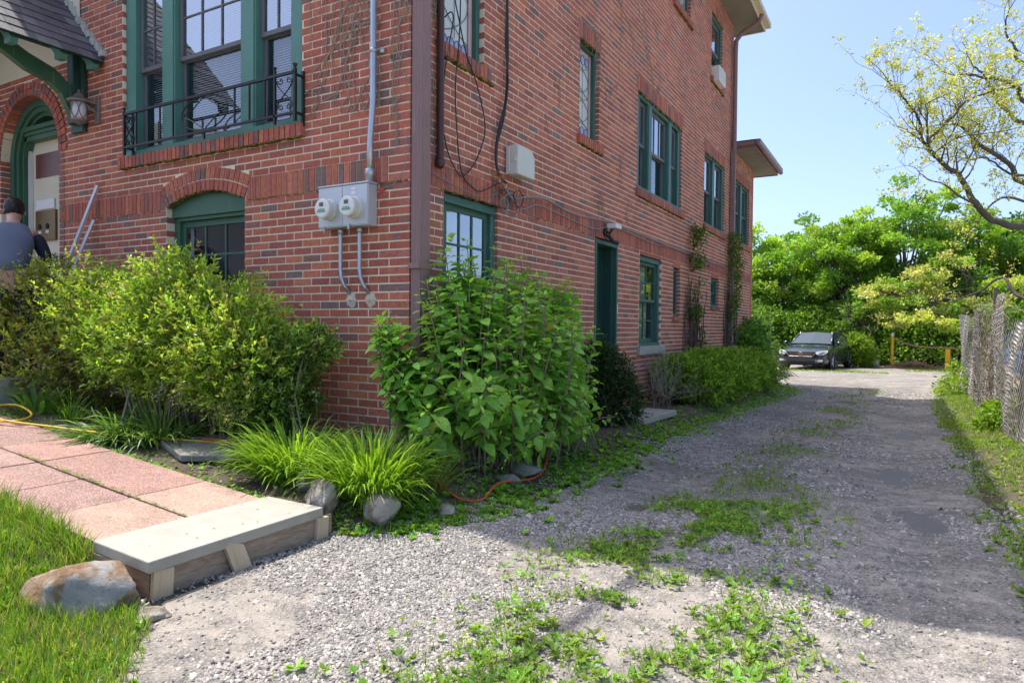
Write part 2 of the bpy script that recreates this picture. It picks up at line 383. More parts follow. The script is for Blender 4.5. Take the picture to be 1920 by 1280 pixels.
# ------------------------------------------------------------------ leaves
def norm(a): return a/np.maximum(np.linalg.norm(a, axis=-1, keepdims=True), 1e-9)
def leaves(TV, TF, P, D, U, S, C, cj=.0):
    """instances of a small template: local x = side, y = along D, z = normal near U"""
    D = norm(D); s = norm(np.cross(D, U)); n = np.cross(s, D)
    S = np.asarray(S); S = S[:, None] if S.ndim == 1 else S
    V = (P[:, None, :]+s[:, None, :]*(TV[None, :, 0:1]*S[:, None, 0:1])+D[:, None, :]*(TV[None, :, 1:2]*S[:, None, -1:])+n[:, None, :]*(TV[None, :, 2:3]*S[:, None, 0:1]))
    k = len(TV); F = (TF[None]+(np.arange(len(P))*k)[:, None, None]).reshape(-1, TF.shape[1])
    return V.reshape(-1, 3), F, np.repeat(C, k, axis=0)
def put(name, parts, mat, parent=None, smooth=False):
    Vs, Fs, Cs = [], [], []; b = 0
    for V, F, C in parts: Vs.append(V); Fs.append(F+b); Cs.append(C); b += len(V)
    return mkmesh(name, np.concatenate(Vs), np.concatenate(Fs), mat, parent, smooth, np.concatenate(Cs))
T_QUAD = (np.array([[-.5, 0, 0], [0, -.05, 0], [.5, .45, .06], [0, 1, 0], [-.5, .45, .06]])[[1, 2, 3, 4]]*1.0, np.array([[0, 1, 2, 3]]))
# ovate leaf with a fold along the midrib and a drooping tip
def ovate(w=.62, fold=.10, droop=.18, n=5):
    V = []; F = []
    for i in range(n+1):
        t = i/n; ww = w*.5*math.sin(math.pi*min(1, t**.75))**.8*(1 if t < .98 else 0)
        zz = -droop*t*t
        V += [(-ww, t, zz+fold*ww*2), (0, t, zz), (ww, t, zz+fold*ww*2)]
    for i in range(n):
        a = i*3; F += [(a, a+1, a+4, a+3), (a+1, a+2, a+5, a+4)]
    return np.array(V), np.array(F)
T_OV = ovate(); T_SM = ovate(.5, .1, .1, 2)
# strap blade bending over, 4 segments
def strap(n=4, bend=.9, w=1.):
    V = []; F = []; x = z = 0; 
    for i in range(n+1):
        t = i/n; ang = bend*t*t*1.4
        V += [(-.5*w*(1-t**2.2), x, z), (.5*w*(1-t**2.2), x, z)]
        x += math.cos(ang)/n; z -= math.sin(ang)/n
    for i in range(n): a = i*2; F += [(a, a+1, a+3, a+2)]
    return np.array(V), np.array(F)
T_ST = strap(5, 1.35); T_BL = strap(3, .55)
def rnd_dir(n, up=0., spread=1.):
    d = RG.normal(size=(n, 3))*spread; d[:, 2] += up; return norm(d)
def pal(n, cols, jit=.18):
    cols = np.array(cols); i = RG.integers(0, len(cols), n)
    return cols[i]*(1+RG.normal(size=(n, 1))*jit).clip(.5, 1.6)
def sprigs(n, P, D, ln, k, size, cols, spread=.7):
    """small side leaves along short shoots -> feathery texture"""
    t = RG.random((n, k)); p = P[:, None]+D[:, None]*(t*ln)[..., None]
    d = norm(D[:, None]*1.0+RG.normal(size=(n, k, 3))*spread)
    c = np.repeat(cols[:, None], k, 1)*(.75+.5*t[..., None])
    m = n*k
    return leaves(*T_QUAD, p.reshape(m, 3), d.reshape(m, 3), rnd_dir(m, .8), size*np.stack([RG.uniform(.35, .5, m), RG.uniform(.8, 1.3, m)], 1), c.reshape(m, 3))
def in_blobs(n, blobs, shell=.55, hole=0.):
    """points in the outer part of a union of ellipsoids, with outward directions"""
    vol = np.array([b[3]*b[4]*b[5] for b in blobs])**.75; w = vol/vol.sum()
    i = RG.choice(len(blobs), n, p=w); B = np.array(blobs)[i]
    d = norm(RG.normal(size=(n, 3))); r = shell+(1-shell)*RG.random(n)**.6
    nz = 1+.32*np.sin(d[:, 0]*7+i*2.)*np.sin(d[:, 1]*6+i)*np.cos(d[:, 2]*8+i*3)
    P = B[:, :3]+d*B[:, 3:6]*(r*nz)[:, None]
    return P, norm(d/B[:, 3:6]), r
# ------------------------------------------------------------------ house
house = empty("brick_house", (0, 0, 0))
tag(house, "large red brick house with dark green window trim beside the gravel drive", "house")
CO = .0677; ZB = 2.75; BL = .2160; JT = .0135
def zk(k): return ZB+CO*k
PAL = [(.45, .135, .085), (.41, .122, .08), (.48, .15, .09), (.39, .12, .083), (.43, .14, .098), (.49, .165, .09), (.37, .115, .083)]
DK = [(.25, .12, .10), (.30, .12, .10), (.22, .14, .12)]
def bcol(pd=.12):
    c = random.choice(DK) if random.random() < pd else random.choice(PAL)
    f = random.uniform(.88, 1.12); return (c[0]*f, c[1]*f, c[2]*f)
def bricks(T, u0, u1, k0, k1, holes, name, parent, endcorner=None, pd=.12, hole_fn=None, w=.17, startcorner=None, pink=1.):
    mb = MB(T)
    for k in range(k0, k1):
        if 0 <= k < 3: continue
        z0 = zk(k)+JT*.5; z1 = zk(k+1)-JT*.5; odd = k % 2; zm = (z0+z1)/2
        s = u0; row = []
        if endcorner is not None:              # front wall: laid from the corner leftwards
            e = u1; L = BL if not odd else BL/2
            while e > u0: row.append((e-L+(JT if True else 0), e)); e -= L; L = BL
        else:
            e = u0; 
            if startcorner: L = BL if odd else .108+JT
            else: L = BL if odd else BL/2
            first = startcorner and not odd
            while e < u1:
                if first: first = False
                else: row.append((e, min(e+L-JT, u1)))
                e += L; L = BL
        cuts = [(h[0], h[1]) for h in holes if h[2] < zm < h[3]]
        if hole_fn: cuts += hole_fn(zm)
        for (a, b) in row:
            segs = [(a, b)]
            for (c, d) in cuts:
                ns = []
                for (p, q_) in segs:
                    if d <= p or c >= q_: ns.append((p, q_)); continue
                    if c-p > .02: ns.append((p, c))
                    if q_-d > .02: ns.append((d, q_))
                segs = ns
            for (p, q_) in segs:
                c = bcol(pd); c = (c[0], c[1]*pink, c[2]*pink*pink)
                o = random.uniform(-.0015, .0015); t = random.uniform(-.0012, .0012)
                vs = [(p, o, z0), (q_, o+t, z0), (q_, w, z0), (p, w, z0), (p, o, z1), (q_, o+t, z1), (q_, w, z1), (p, w, z1)]
                mb.add(vs, [(0, 3, 2, 1), (4, 5, 6, 7), (0, 1, 5, 4), (1, 2, 6, 5), (3, 0, 4, 7)], c)
    return mb.build(name, M['brick'], parent, colour=True)
def plane_holes(T, outer, holes, w, name, mat, parent, rev=.14, grow=.006):
    """mortar bed: a sheet with real openings and their reveals"""
    loops = [outer]+holes; pts = [p for l in loops for p in l]
    tr = tessellate_polygon([[Vector((p[0], p[1], 0)) for p in l] for l in loops])
    mb = MB(T); fs = []
    for t in tr:
        a, b, c = [Vector((pts[i][0], pts[i][1], 0)) for i in t]
        if (b-a).cross(c-a).z < 0: t = (t[0], t[2], t[1])
        fs.append(tuple(t))
    mb.add([(p[0], w, p[1]) for p in pts], fs)
    for h in holes:
        n = len(h); vs = [(p[0], w, p[1]) for p in h]+[(p[0], w+rev, p[1]) for p in h]
        mb.add(vs, [(i, (i+1) % n, n+(i+1) % n, n+i) for i in range(n)])
    return mb.build(name, mat, parent)
def rect(h, g=0.): return [(h[0]-g, h[2]-g), (h[0]-g, h[3]+g), (h[1]+g, h[3]+g), (h[1]+g, h[2]-g)]
def soldiers(mb, u0, u1, z0, z1, w0=-.004, w1=.05, step=CO, pd=.14, flat=False, pink=1.):
    n = max(1, round((u1-u0)/step)); s = (u1-u0)/n
    for i in range(n):
        o = random.uniform(-.0015, .0015); c = bcol(pd); c = (c[0], c[1]*pink, c[2]*pink*pink)
        mb.box(u0+i*s+JT*.45, u0+(i+1)*s-JT*.45, w0+o, w1, z0, z1, c)
# ---- openings
FW = [-3.87, -1.20, zk(9), 5.18]                       # front triple window
FB = [-3.12, -1.94, 1.75, 2.80]                        # basement window, arched head
ENT = (-6.52, -5.14, 1.0, 3.62)                        # entrance (arch above)
SH = dict(base=[.46, 1.34, 1.75, ZB], door=[3.73, 4.50, .52, ZB], dh=[5.42, 6.45, 1.33, ZB-.07], slit=[7.13, 7.52, zk(-14), ZB-.12],
          small=[9.74, 10.42, 2.05, ZB-.12], st1=[.40, 1.07, zk(18), zk(34)], st2=[3.20, 3.80, zk(17), zk(34)],
          w2=[5.25, 7.52, zk(13), zk(34)], w3=[9.08, 10.80, zk(13), zk(34)], w5=[11.85, 13.55, zk(13), zk(34)],
          st3=[6.95, 7.95, 7.06, 8.12], w4=[9.50, 10.42, zk(57), zk(76)])
SHADE_PINK = 1.12  # side brickwork tinted pinker than the front: its tone in shade, put into the colour
mw = plane_holes(FR, [(-11, .0), (-11, 8.45), (-.004, 8.45), (-.004, .0)],
    [rect(FW, .004), [(-3.124, 1.75)]+[(-2.53+1.515*math.sin(a), 1.38+1.515*math.cos(a)) for a in np.linspace(-.402, .402, 13)]+[(-1.936, 1.75)],
     [(-6.526, 1.), (-6.526, 3.62)]+[(-5.83+.696*math.cos(a), 3.62+.726*math.sin(a)) for a in np.linspace(math.pi, 0, 17)[1:-1]]+[(-5.134, 3.62), (-5.134, 1.)]],
    .004, "front_wall_mortar", M['mortar'], house, .2)
def fholes(z):
    out = []
    if 2.66 < z < 3.1:                                 # voussoir arch over the basement window
        d = 1.735**2-(z-1.38)**2
        if d > 0: r = min(math.sqrt(d), .60+max(0, z-2.77)*.42); out.append((-2.53-r, -2.53+r))
    if z > 3.62 and z < 4.50:
        d = .86**2-(z-3.62)**2
        if d > 0: out.append((-5.83-math.sqrt(d), -5.83+math.sqrt(d)))
    return out
bricks(FR, -11, 0, -38, 84, [(FW[0], FW[1], FW[2]-.14, FW[3]+.2), (FB[0], FB[1], 1.75, 2.77), (-6.52, -5.14, 1., 3.64)], "front_wall_bricks", house, endcorner=1, hole_fn=fholes)
ms = plane_holes(SD, [(.0, .0), (.0, 8.45), (11.5, 8.45), (11.5, 0)], [rect(SH[k], .004) for k in SH if k != 'w5'], .004, "side_wall_mortar", M['mortar'], house, .2)
plane_holes(SD, [(11.5, .0), (11.5, 5.7), (14.04, 5.7), (14.04, 0)], [rect(SH['w5'], .004)], .004, "annex_wall_mortar", M['mortar'], house, .2)
shl = []
for k, h in SH.items():
    t = .203 if h[3] > 3 else 0; b = {'base': 0, 'door': 0, 'dh': .1, 'slit': .07, 'small': .07}.get(k, .12)
    if k == 'st3': t = .1
    shl.append((h[0], h[1], h[2]-b, h[3]+t))
    if k in ('dh', 'slit', 'small'): shl[-1] = (h[0], h[1], h[2]-b, ZB)
    if k == 'dh': shl.append((h[0]-.09, h[1]+.12, h[2]-.135, h[2]))
bricks(SD, 0, 11.5, -38, 84, shl, "side_wall_bricks", house, startcorner=1, pd=.07, pink=SHADE_PINK)
bricks(SD, 11.5, 14.04, -38, 43, shl, "annex_wall_bricks", house, pd=.12, pink=SHADE_PINK)
# belt course of upright bricks
mb = MB(FR); soldiers(mb, -5.14, -3.215, zk(0), zk(3)); soldiers(mb, -1.845, -.22, zk(0), zk(3))
for s_ in (-1, 1):
    for i in range(3):
        if i == 0:
            q4 = [(-2.53+s_*.608, zk(0)), (-2.53+s_*.678, zk(0)), (-2.53+s_*.678, zk(3)), (-2.53+s_*.672, zk(3))]
            mb.prism(q4 if s_ > 0 else q4[::-1], -.004, .05, bcol())
for j in range(3): mb.box(-.215, -.0, -.001, .1, zk(j)+JT/2, zk(j+1)-JT/2, bcol())
for a in np.linspace(-1, 1, 19):                       # segmental arch, two rings
    for (ra, rb) in ((1.512, 1.61), (1.622, 1.725)):
        th = a*math.radians(22.1); cc = (-2.53, 1.38)
        hw = .0275
        def pt(r, o): return (cc[0]+r*math.sin(th)+o*math.cos(th), cc[1]+r*math.cos(th)-o*math.sin(th))
        mb.prism([pt(ra, -hw*.92), pt(ra, hw*.92), pt(rb, hw*1.02), pt(rb, -hw*1.02)], -.007+random.uniform(-.001, .001), .08, bcol())
mb.build("belt_course", M['brick'], house, colour=True)
mb = MB(FR); soldiers(mb, -11, -6.6, zk(0), zk(3)); mb.build("belt_course", M['brick'], house, colour=True)
mb = MB(FR)
for a in np.linspace(0, math.pi, 30):                  # entrance arch ring
    for (ra, rb) in ((.70, .775), (.785, .86)):
        def pt(r, o): return (-5.83+r*math.cos(a)+o*math.sin(a), 3.62+r*math.sin(a)-o*math.cos(a))
        mb.prism([pt(ra, .034), pt(rb, .036), pt(rb, -.036), pt(ra, -.034)][::-1], -.02+random.uniform(-.002, .002), .12, bcol(.3))
for k in range(-20, 13):                               # darker jamb bricks of the entrance
    mb.box(-5.14, -5.035, -.006, .12, zk(k)+JT/2, zk(k+1)-JT/2, random.choice(DK) if random.random() < .65 else bcol())
mb.build("entrance_surround", M['brick'], house, colour=True)
mb = MB(SD); soldiers(mb, .0, 11.5, zk(0), zk(3), pink=SHADE_PINK); mb.build("belt_course", M['brick'], house, colour=True)
mb = MB(SD); soldiers(mb, 11.5, 14.03, zk(0), zk(3), pink=SHADE_PINK); mb.build("belt_course", M['brick'], house, colour=True)
for k in ('st1', 'st2', 'w2', 'w3', 'w5', 'st3', 'w4'):
    h = SH[k]; mb = MB(SD)
    soldiers(mb, h[0]-.06, h[1]+.06, h[3]+.003, h[3]+(.2 if k != 'st3' else .09), pink=SHADE_PINK, w1=.14); mb.build("lintel", M['brick'], house, colour=True)
for k in ('dh', 'slit', 'small'):
    h = SH[k]
    mb = MB(SD); mb.box(h[0], h[1], -.001, .12, h[3]+.004, ZB-.008, bcol(.5)); mb.build("lintel", M['brick'], house, colour=True)
for k in ('st1', 'st2', 'w2', 'w3', 'w5', 'st3', 'w4'):
    h = SH[k]; mb = MB(SD); soldiers(mb, h[0]-.07, h[1]+.07, h[2]-.112, h[2]-.004, -.045, .11, pink=1.05); mb.build("sill", M['brick'], house, colour=True)
mb = MB(SD); h = SH['slit']; mb.box(h[0]-.02, h[1]+.02, -.03, .1, h[2]-.075, h[2]-.004, bcol()); mb.build("sill", M['brick'], house, colour=True); mb = MB(SD); h = SH['small']; mb.box(h[0]-.02, h[1]+.02, -.03, .1, h[2]-.075, h[2]-.004, (.2, .12, .09))
mb.build("sill", M['brick'], house, colour=True)
mb = MB(FR); soldiers(mb, -3.90, -1.155, FW[2]-.125, FW[2]-.012, -.05, .11); mb.build("sill", M['brick'], house, colour=True)
mb = MB(SD)
h = SH['dh']; mb.box(h[0]-.08, h[1]+.11, -.05, .12, h[2]-.13, h[2]-.004); mb.build("sill", M['stone'], house, bevel=.006); mb = MB(SD); h = SH['door']; mb.box(h[0]-.05, h[1]+.05, -.03, .3, h[2]-.12, h[2]-.004)
mb.build("threshold", M['stone'], house, bevel=.006)
mb = MB(FR); soldiers(mb, FW[0]-.06, FW[1]+.06, FW[3]+.003, FW[3]+.2, w1=.14); mb.build("lintel", M['brick'], house, colour=True)
mb = MB(); mb.box(-11.2, -11.0, 0, 14.04, 0, 8.36); mb.build("far_side_wall", M['brickwall'], house)
mb = MB(); mb.box(-11, -.21, 11.3, 11.49, 0, 8.36); mb.build("rear_wall", M['brickwall'], house)
mb = MB(); mb.box(-6, -.0, 13.85, 14.03, 0, 5.6); mb.build("annex_rear_wall", M['brickwall'], house)
# moss and rust coloured growth in the joints below sills, lintels and belt
mb = MB(FR)
def mossy(mb, u0, u1, z, w0, w1, n, cols, hh=.012):
    for i in range(n):
        u = random.uniform(u0, u1); l = random.uniform(.01, .05); c = random.choice(cols); f = random.uniform(.6, 1.3)
        mb.box(u, min(u+l, u1), w0+random.uniform(0, .004), w1, z-random.uniform(.15, 1)**2*hh*1.4, z+.002, tuple(x*f for x in c))
YM = [(.30, .21, .05), (.20, .17, .05), (.25, .17, .06), (.15, .11, .06)]; GM = [(.11, .11, .035), (.08, .08, .03), (.2, .15, .05)]; OM = [(.34, .14, .04), (.24, .10, .04), (.16, .09, .05)]
mossy(mb, -3.9, -1.16, FW[2]-.125, -.046, .0, 210, YM, .010); mossy(mb, -5.1, -3.2, zk(0), -.006, .0, 60, YM, .008); mossy(mb, -1.9, -.02, zk(0), -.008, .0, 90, YM, .01)
for i in range(40):
    a = random.uniform(-.4, .4); mb.box(-2.53+1.505*math.sin(a)-.015, -2.53+1.505*math.sin(a)+.015, -.006, .04, 1.38+1.505*math.cos(a)-.006, 1.38+1.505*math.cos(a)+.006, random.choice(YM))
mb.T = SD
mossy(mb, .4, 1.4, ZB-.0, -.012, .03, 70, GM, .014); mossy(mb, .35, 1.2, SH['st1'][2]-.112, -.04, .01, 90, YM+OM, .016)
mossy(mb, 1.4, 3.7, zk(0), -.005, .0, 70, GM, .007)
for k in ('st2', 'w2', 'w3', 'w5', 'w4', 'st3'):
    h = SH[k]; mossy(mb, h[0]-.07, h[1]+.07, h[2]-.112, -.042, .01, int(70*(h[1]-h[0])), OM+YM, .014)
    mossy(mb, h[0], h[1], h[3]+.004, -.004, .12, int(80*(h[1]-h[0])), GM+YM, .03)
mb.build("joint_moss", M['moss'], house, colour=True)
# ------------------------------------------------------------------ windows and doors
def dh_sash(T, win, u0, u1, z0, z1, w, sash, blind=None, hi='glass_hi', lo='glass', zm=None, muntU=0, muntZ=0, low=None, lowZ=0, cm=None):
    """double hung: upper sash in front, lower behind it, glass and blind as their own parts"""
    zm = zm or (z0+z1)/2; f = .042
    mb = MB(T)
    mb.box(u0, u0+f, w, w+.035, zm-.02, z1); mb.box(u1-f, u1, w, w+.035, zm-.02, z1); mb.box(u0+f, u1-f, w, w+.035, z1-f, z1); mb.box(u0+f, u1-f, w-.003, w+.035, zm-.022, zm+.022)
    mb.box(u0, u0+f, w+.037, w+.07, z0, zm+.02); mb.box(u1-f, u1, w+.037, w+.07, z0, zm+.02); mb.box(u0+f, u1-f, w+.037, w+.07, z0, z0+.06); mb.box(u0+f, u1-f, w+.04, w+.07, zm-.03, zm+.018)
    for i in range(1, muntU+1):
        u = u0+f+(u1-u0-2*f)*i/(muntU+1); mb.box(u-.008, u+.008, w+.003, w+.028, zm+.022, z1-f)
    for i in range(1, muntZ+1):
        z = zm+.022+(z1-f-zm-.022)*i/(muntZ+1); mb.box(u0+f, u1-f, w+.005, w+.026, z-.008, z+.008)
    if low:
        for i in range(1, low+1):
            u = u0+f+(u1-u0-2*f)*i/(low+1); mb.box(u-.009, u+.009, w+.04, w+.065, z0+.06, zm-.03)
        for i in range(1, lowZ+1):
            z = z0+.06+(zm-.03-z0-.06)*i/(lowZ+1); mb.box(u0+f, u1-f, w+.042, w+.063, z-.009, z+.009)
    mb.build("sash", M[sash], win, bevel=.003)
    g = MB(T); g.add([(u0+f, w+.016, zm), (u1-f, w+.016, zm), (u1-f, w+.016, z1-f), (u0+f, w+.016, z1-f)], [(0, 1, 2, 3)]); g.build("pane", M[hi], win)
    g = MB(T); g.add([(u0+f, w+.053, z0+.05), (u1-f, w+.053, z0+.05), (u1-f, w+.053, zm), (u0+f, w+.053, zm)], [(0, 1, 2, 3)]); g.build("pane", M[lo], win)
    if blind:
        b = MB(T)
        if blind == 'blind':
            z = z0+.03
            while z < z1-.04: b.add([(u0+.02, w+.13, z), (u1-.02, w+.13, z), (u1-.02, w+.150, z+.020), (u0+.02, w+.150, z+.020)], [(0, 1, 2, 3)]); z += .024
        else:
            n = 40
            vs = []; fs = []
            a0, a1 = (u0, u1) if blind == 'curtain' else ((u0, u0+(u1-u0)*.35) if blind == 'half' else (u0+(u1-u0)*.45, u1))
            for i in range(n+1):
                u = a0+(a1-a0)*i/n; vs += [(u, w+.15+.02*math.sin(i*1.3), z0), (u, w+.15+.02*math.sin(i*1.3), z1)]
                if i: fs.append((2*i-2, 2*i, 2*i+1, 2*i-1))
            b.add(vs, fs)
        b.build("blind" if blind == 'blind' else "curtain", M['blind' if blind == 'blind' else 'curtain'], win)
def room(T, h, w, d=1.2, parent=None):
    m = MB(T); a, b, z0, z1 = h[0]-.1, h[1]+.1, h[2]-.1, h[3]+.1; w1 = w+d
    vs = [(a, w, z0), (b, w, z0), (b, w, z1), (a, w, z1), (a, w1, z0), (b, w1, z0), (b, w1, z1), (a, w1, z1)]
    m.add(vs, [(4, 5, 6, 7), (0, 1, 5, 4), (3, 7, 6, 2), (0, 4, 7, 3), (1, 2, 6, 5)]); m.build("dark_interior", M['dark'], parent)
def triple(T, h, wf, blind, label, mat='green'):
    u0, u1, z0, z1 = h; win = MB(T); L = u1-u0
    # spans: jamb, side sash, mullion, centre, mullion, side sash, jamb
    s = [0, .065*L, .235*L, .315*L, .685*L, .765*L, .935*L, L]; s = [u0+x for x in s]
    for a, b in ((0, 1), (2, 3), (4, 5), (6, 7)):
        win.box(s[a]+.001, s[b]-.001, wf, wf+.13, z0+.055, z1-.07)
        if a in (2, 4): win.box(s[a]+.02, s[b]-.02, wf-.012, wf+.01, z0+.056, z1-.071)
    win.box(u0+.001, u1-.001, wf-.006, wf+.13, z1-.068, z1-.001); win.box(u0+.001, u1-.001, wf-.03, wf+.13, z0-.01, z0+.053)
    o = win.build("window", M[mat], house, bevel=.004); o["label"] = label
    for a, b in ((1, 2), (3, 4), (5, 6)):
        dh_sash(T, o, s[a]+.001, s[b]-.001, z0+.057, z1-.072, wf+.05, 'sash', blind, muntU=1 if a != 3 else 2, muntZ=1 if T is FR else 0, zm=z0+(z1-z0)*.50)
    room(T, h, wf+.22, 1., o); return o
triple(FR, FW, .035, 'blind', "wide triple window with green mullions and blinds behind the iron railing")
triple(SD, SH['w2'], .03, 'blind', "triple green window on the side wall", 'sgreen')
for k, lab in (('w3', "two-sash green window left of the rear downspout"), ('w5', "green window on the rear annex")):
    h = SH[k]; mb = MB(SD); u0, u1, z0, z1 = h; mid = (u0+u1)/2
    for a, b in ((u0, u0+.12), (mid-.09, mid+.09), (u1-.12, u1)): mb.box(a+.001, b-.001, .03, .16, z0+.05, z1-.06)
    mb.box(u0+.001, u1-.001, .024, .16, z1-.058, z1-.001); mb.box(u0+.001, u1-.001, .0, .16, z0-.01, z0+.048)
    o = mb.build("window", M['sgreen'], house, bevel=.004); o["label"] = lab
    for a, b in ((u0+.121, mid-.091), (mid+.091, u1-.121)): dh_sash(SD, o, a, b, z0+.052, z1-.062, .08, 'sash', 'half')
    room(SD, h, .25, 1., o)
def single(T, h, wf, jamb, mat, sash, label, **kw):
    u0, u1, z0, z1 = h; mb = MB(T)
    mb.box(u0+.001, u0+jamb, wf, wf+.13, z0+.045, z1-jamb); mb.box(u1-jamb, u1-.001, wf, wf+.13, z0+.045, z1-jamb)
    mb.box(u0+.001, u1-.001, wf-.004, wf+.13, z1-jamb+.001, z1-.001); mb.box(u0+.001, u1-.001, wf-.02, wf+.13, z0-.003, z0+.043)
    o = mb.build("window", M[mat], house, bevel=.004); o["label"] = label
    dh_sash(T, o, u0+jamb+.001, u1-jamb-.001, z0+.045, z1-jamb-.001, wf+.04, sash, **kw); room(T, h, wf+.24, 1., o); return o
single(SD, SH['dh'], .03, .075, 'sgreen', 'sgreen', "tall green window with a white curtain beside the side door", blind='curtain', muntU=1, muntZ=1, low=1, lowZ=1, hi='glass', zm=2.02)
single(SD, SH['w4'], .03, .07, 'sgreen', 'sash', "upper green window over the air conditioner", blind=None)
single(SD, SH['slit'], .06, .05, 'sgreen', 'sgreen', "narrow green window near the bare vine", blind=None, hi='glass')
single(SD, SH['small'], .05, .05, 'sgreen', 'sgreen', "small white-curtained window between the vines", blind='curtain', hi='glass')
# leaded windows
def leaded(h, nC, label):
    u0, u1, z0, z1 = h; mb = MB(SD); wf = .07
    mb.box(u0+.001, u0+.05, wf, wf+.06, z0, z1-.05); mb.box(u1-.06, u1-.001, wf-.02, wf+.06, z0, z1-.05); mb.box(u0+.001, u1-.001, wf-.02, wf+.06, z1-.049, z1-.001)
    o = mb.build("window", M['sgreen'], house, bevel=.004); o["label"] = label
    a, b = u0+.05, u1-.06
    g = MB(SD); g.box(a, b, wf+.035, wf+.045, z0, z1-.05); p = g.build("pane", M['leaded'], o)
    g = MB(SD); g.box(a, a+.055, wf+.027, wf+.034, z0, z1-.05); g.box(b-.055, b, wf+.027, wf+.034, z0, z1-.05); g.box(a+.056, b-.056, wf+.027, wf+.034, z0, z0+.05); g.box(a+.056, b-.056, wf+.027, wf+.034, z1-.10, z1-.05); g.build("pink_border", M['pinkgl'], o)
    lead = MB(SD); gl = MB(SD); r = (b-a-.13)/nC/2; a2, b2 = a+.065, b-.065
    for i in range(nC):
        for zc in (z0+.055+r, z1-.105-r):
            uc = a2+r*(2*i+1); ring = [(uc+r*.95*math.cos(t), wf+.026, zc+r*.95*math.sin(t)) for t in np.linspace(0, 2*math.pi, 18)[:-1]]
            lead.tube(ring, .004, 5, closed=True); gl.prism([(p_[0], p_[2]) for p_ in ring], wf+.028, wf+.033)
    zb, zt = z0+.06+2*r, z1-.11-2*r
    N = 2 if (zt-zb)/(b2-a2) > 2 else 1
    for j in range(N):
        za = zb+(zt-zb)*j/N; zc = zb+(zt-zb)*(j+1)/N
        for sgn in (0, 1):
            pts = []
            for t in np.linspace(0, 1, 14):
                u = a2+(b2-a2)*(math.sin(math.pi*t)**.8 if sgn == 0 else 1-math.sin(math.pi*t)**.8)
                pts.append((u, wf+.026, za+(zc-za)*t))
            lead.tube(pts, .004, 5)
        lead.tube([((a2+b2)/2, wf+.026, za), ((a2+b2)/2, wf+.026, zc)], .003, 5)
    for u in (a2, b2): lead.tube([(u, wf+.026, z0), (u, wf+.026, z1-.05)], .004, 5)
    lead.build("lead_tracery", M['lead'], o); gl.build("coloured_roundels", M['bluegl'], o)
leaded(SH['st1'], 4, "leaded glass window with lilac roundels nearest the corner"); leaded(SH['st2'], 3, "slim leaded glass window in the middle of the side wall"); leaded(SH['st3'], 4, "leaded glass window at the top of the wall")
# basement windows
def basement(T, h, wf, label, cols, rows, arch=False):
    u0, u1, z0, z1 = h; mb = MB(T); J = .08
    if arch:
        mb.box(u0+.001, u0+J, wf, wf+.1, z0, 2.67); mb.box(u1-J, u1-.001, wf, wf+.1, z0, 2.67)
        arc = [(-2.53+1.508*math.sin(a), 1.38+1.508*math.cos(a)) for a in np.linspace(.398, -.398, 15)]
        mb.prism([(u1-.004, 2.671)]+arc+[(u0+.004, 2.671)], wf-.03, wf+.1)
        mb.box(u0+J+.001, u1-J-.001, wf-.006, wf+.08, 2.635, 2.67)
        zt = 2.635
    else:
        mb.box(u0+.001, u0+J*.6, wf, wf+.1, z0, z1-J); mb.box(u1-J, u1-.001, wf, wf+.1, z0, z1-J); mb.box(u0+.001, u1-.001, wf-.006, wf+.1, z1-J+.001, z1-.015); zt = z1-J
        mb.box(u0+.03, u1-.03, wf-.015, wf, z1-J-.012, z1-J+.012)
    o = mb.build("window", M['mgreen' if arch else 'sgreen'], house, bevel=.004); o["label"] = label
    a, b = u0+J+.001, u1-J-.001
    s = MB(T); w = wf+.035
    s.box(a, a+.05, w, w+.03, z0, zt); s.box(b-.05, b, w, w+.03, z0, zt); s.box(a+.05, b-.05, w, w+.03, zt-.06, zt)
    for i in range(1, cols): u = a+.05+(b-a-.1)*i/cols; s.box(u-.010, u+.010, w+.004, w+.026, z0, zt-.06)
    for i in range(1, rows+1): z = zt-.06-i*.29; s.box(a+.05, b-.05, w+.006, w+.024, z-.010, z+.010)
    s.build("sash", M['mgreen' if arch else 'sgreen'], o, bevel=.002)
    g = MB(T); g.add([(a, w+.015, z0), (b, w+.015, z0), (b, w+.015, zt), (a, w+.015, zt)], [(0, 1, 2, 3)]); g.build("pane", M['glass_hi' if not arch else 'glass'], o)
    c = MB(T)
    if not arch: c.box(a+.05, b-.28, w+.12, w+.13, z0, zt); c.build("curtain", M['curtain'], o)
    else: c.box(a+.06, a+.11, w+.05, w+.06, z0, zt); c.build("curtain", M['curtain'], o)
    room(T, h, wf+.22, 1., o)
basement(FR, FB, .09, "arched green basement window above the bush", 3, 2, True)
basement(SD, SH['base'], .03, "green basement window behind the leafy shrub", 3, 2)
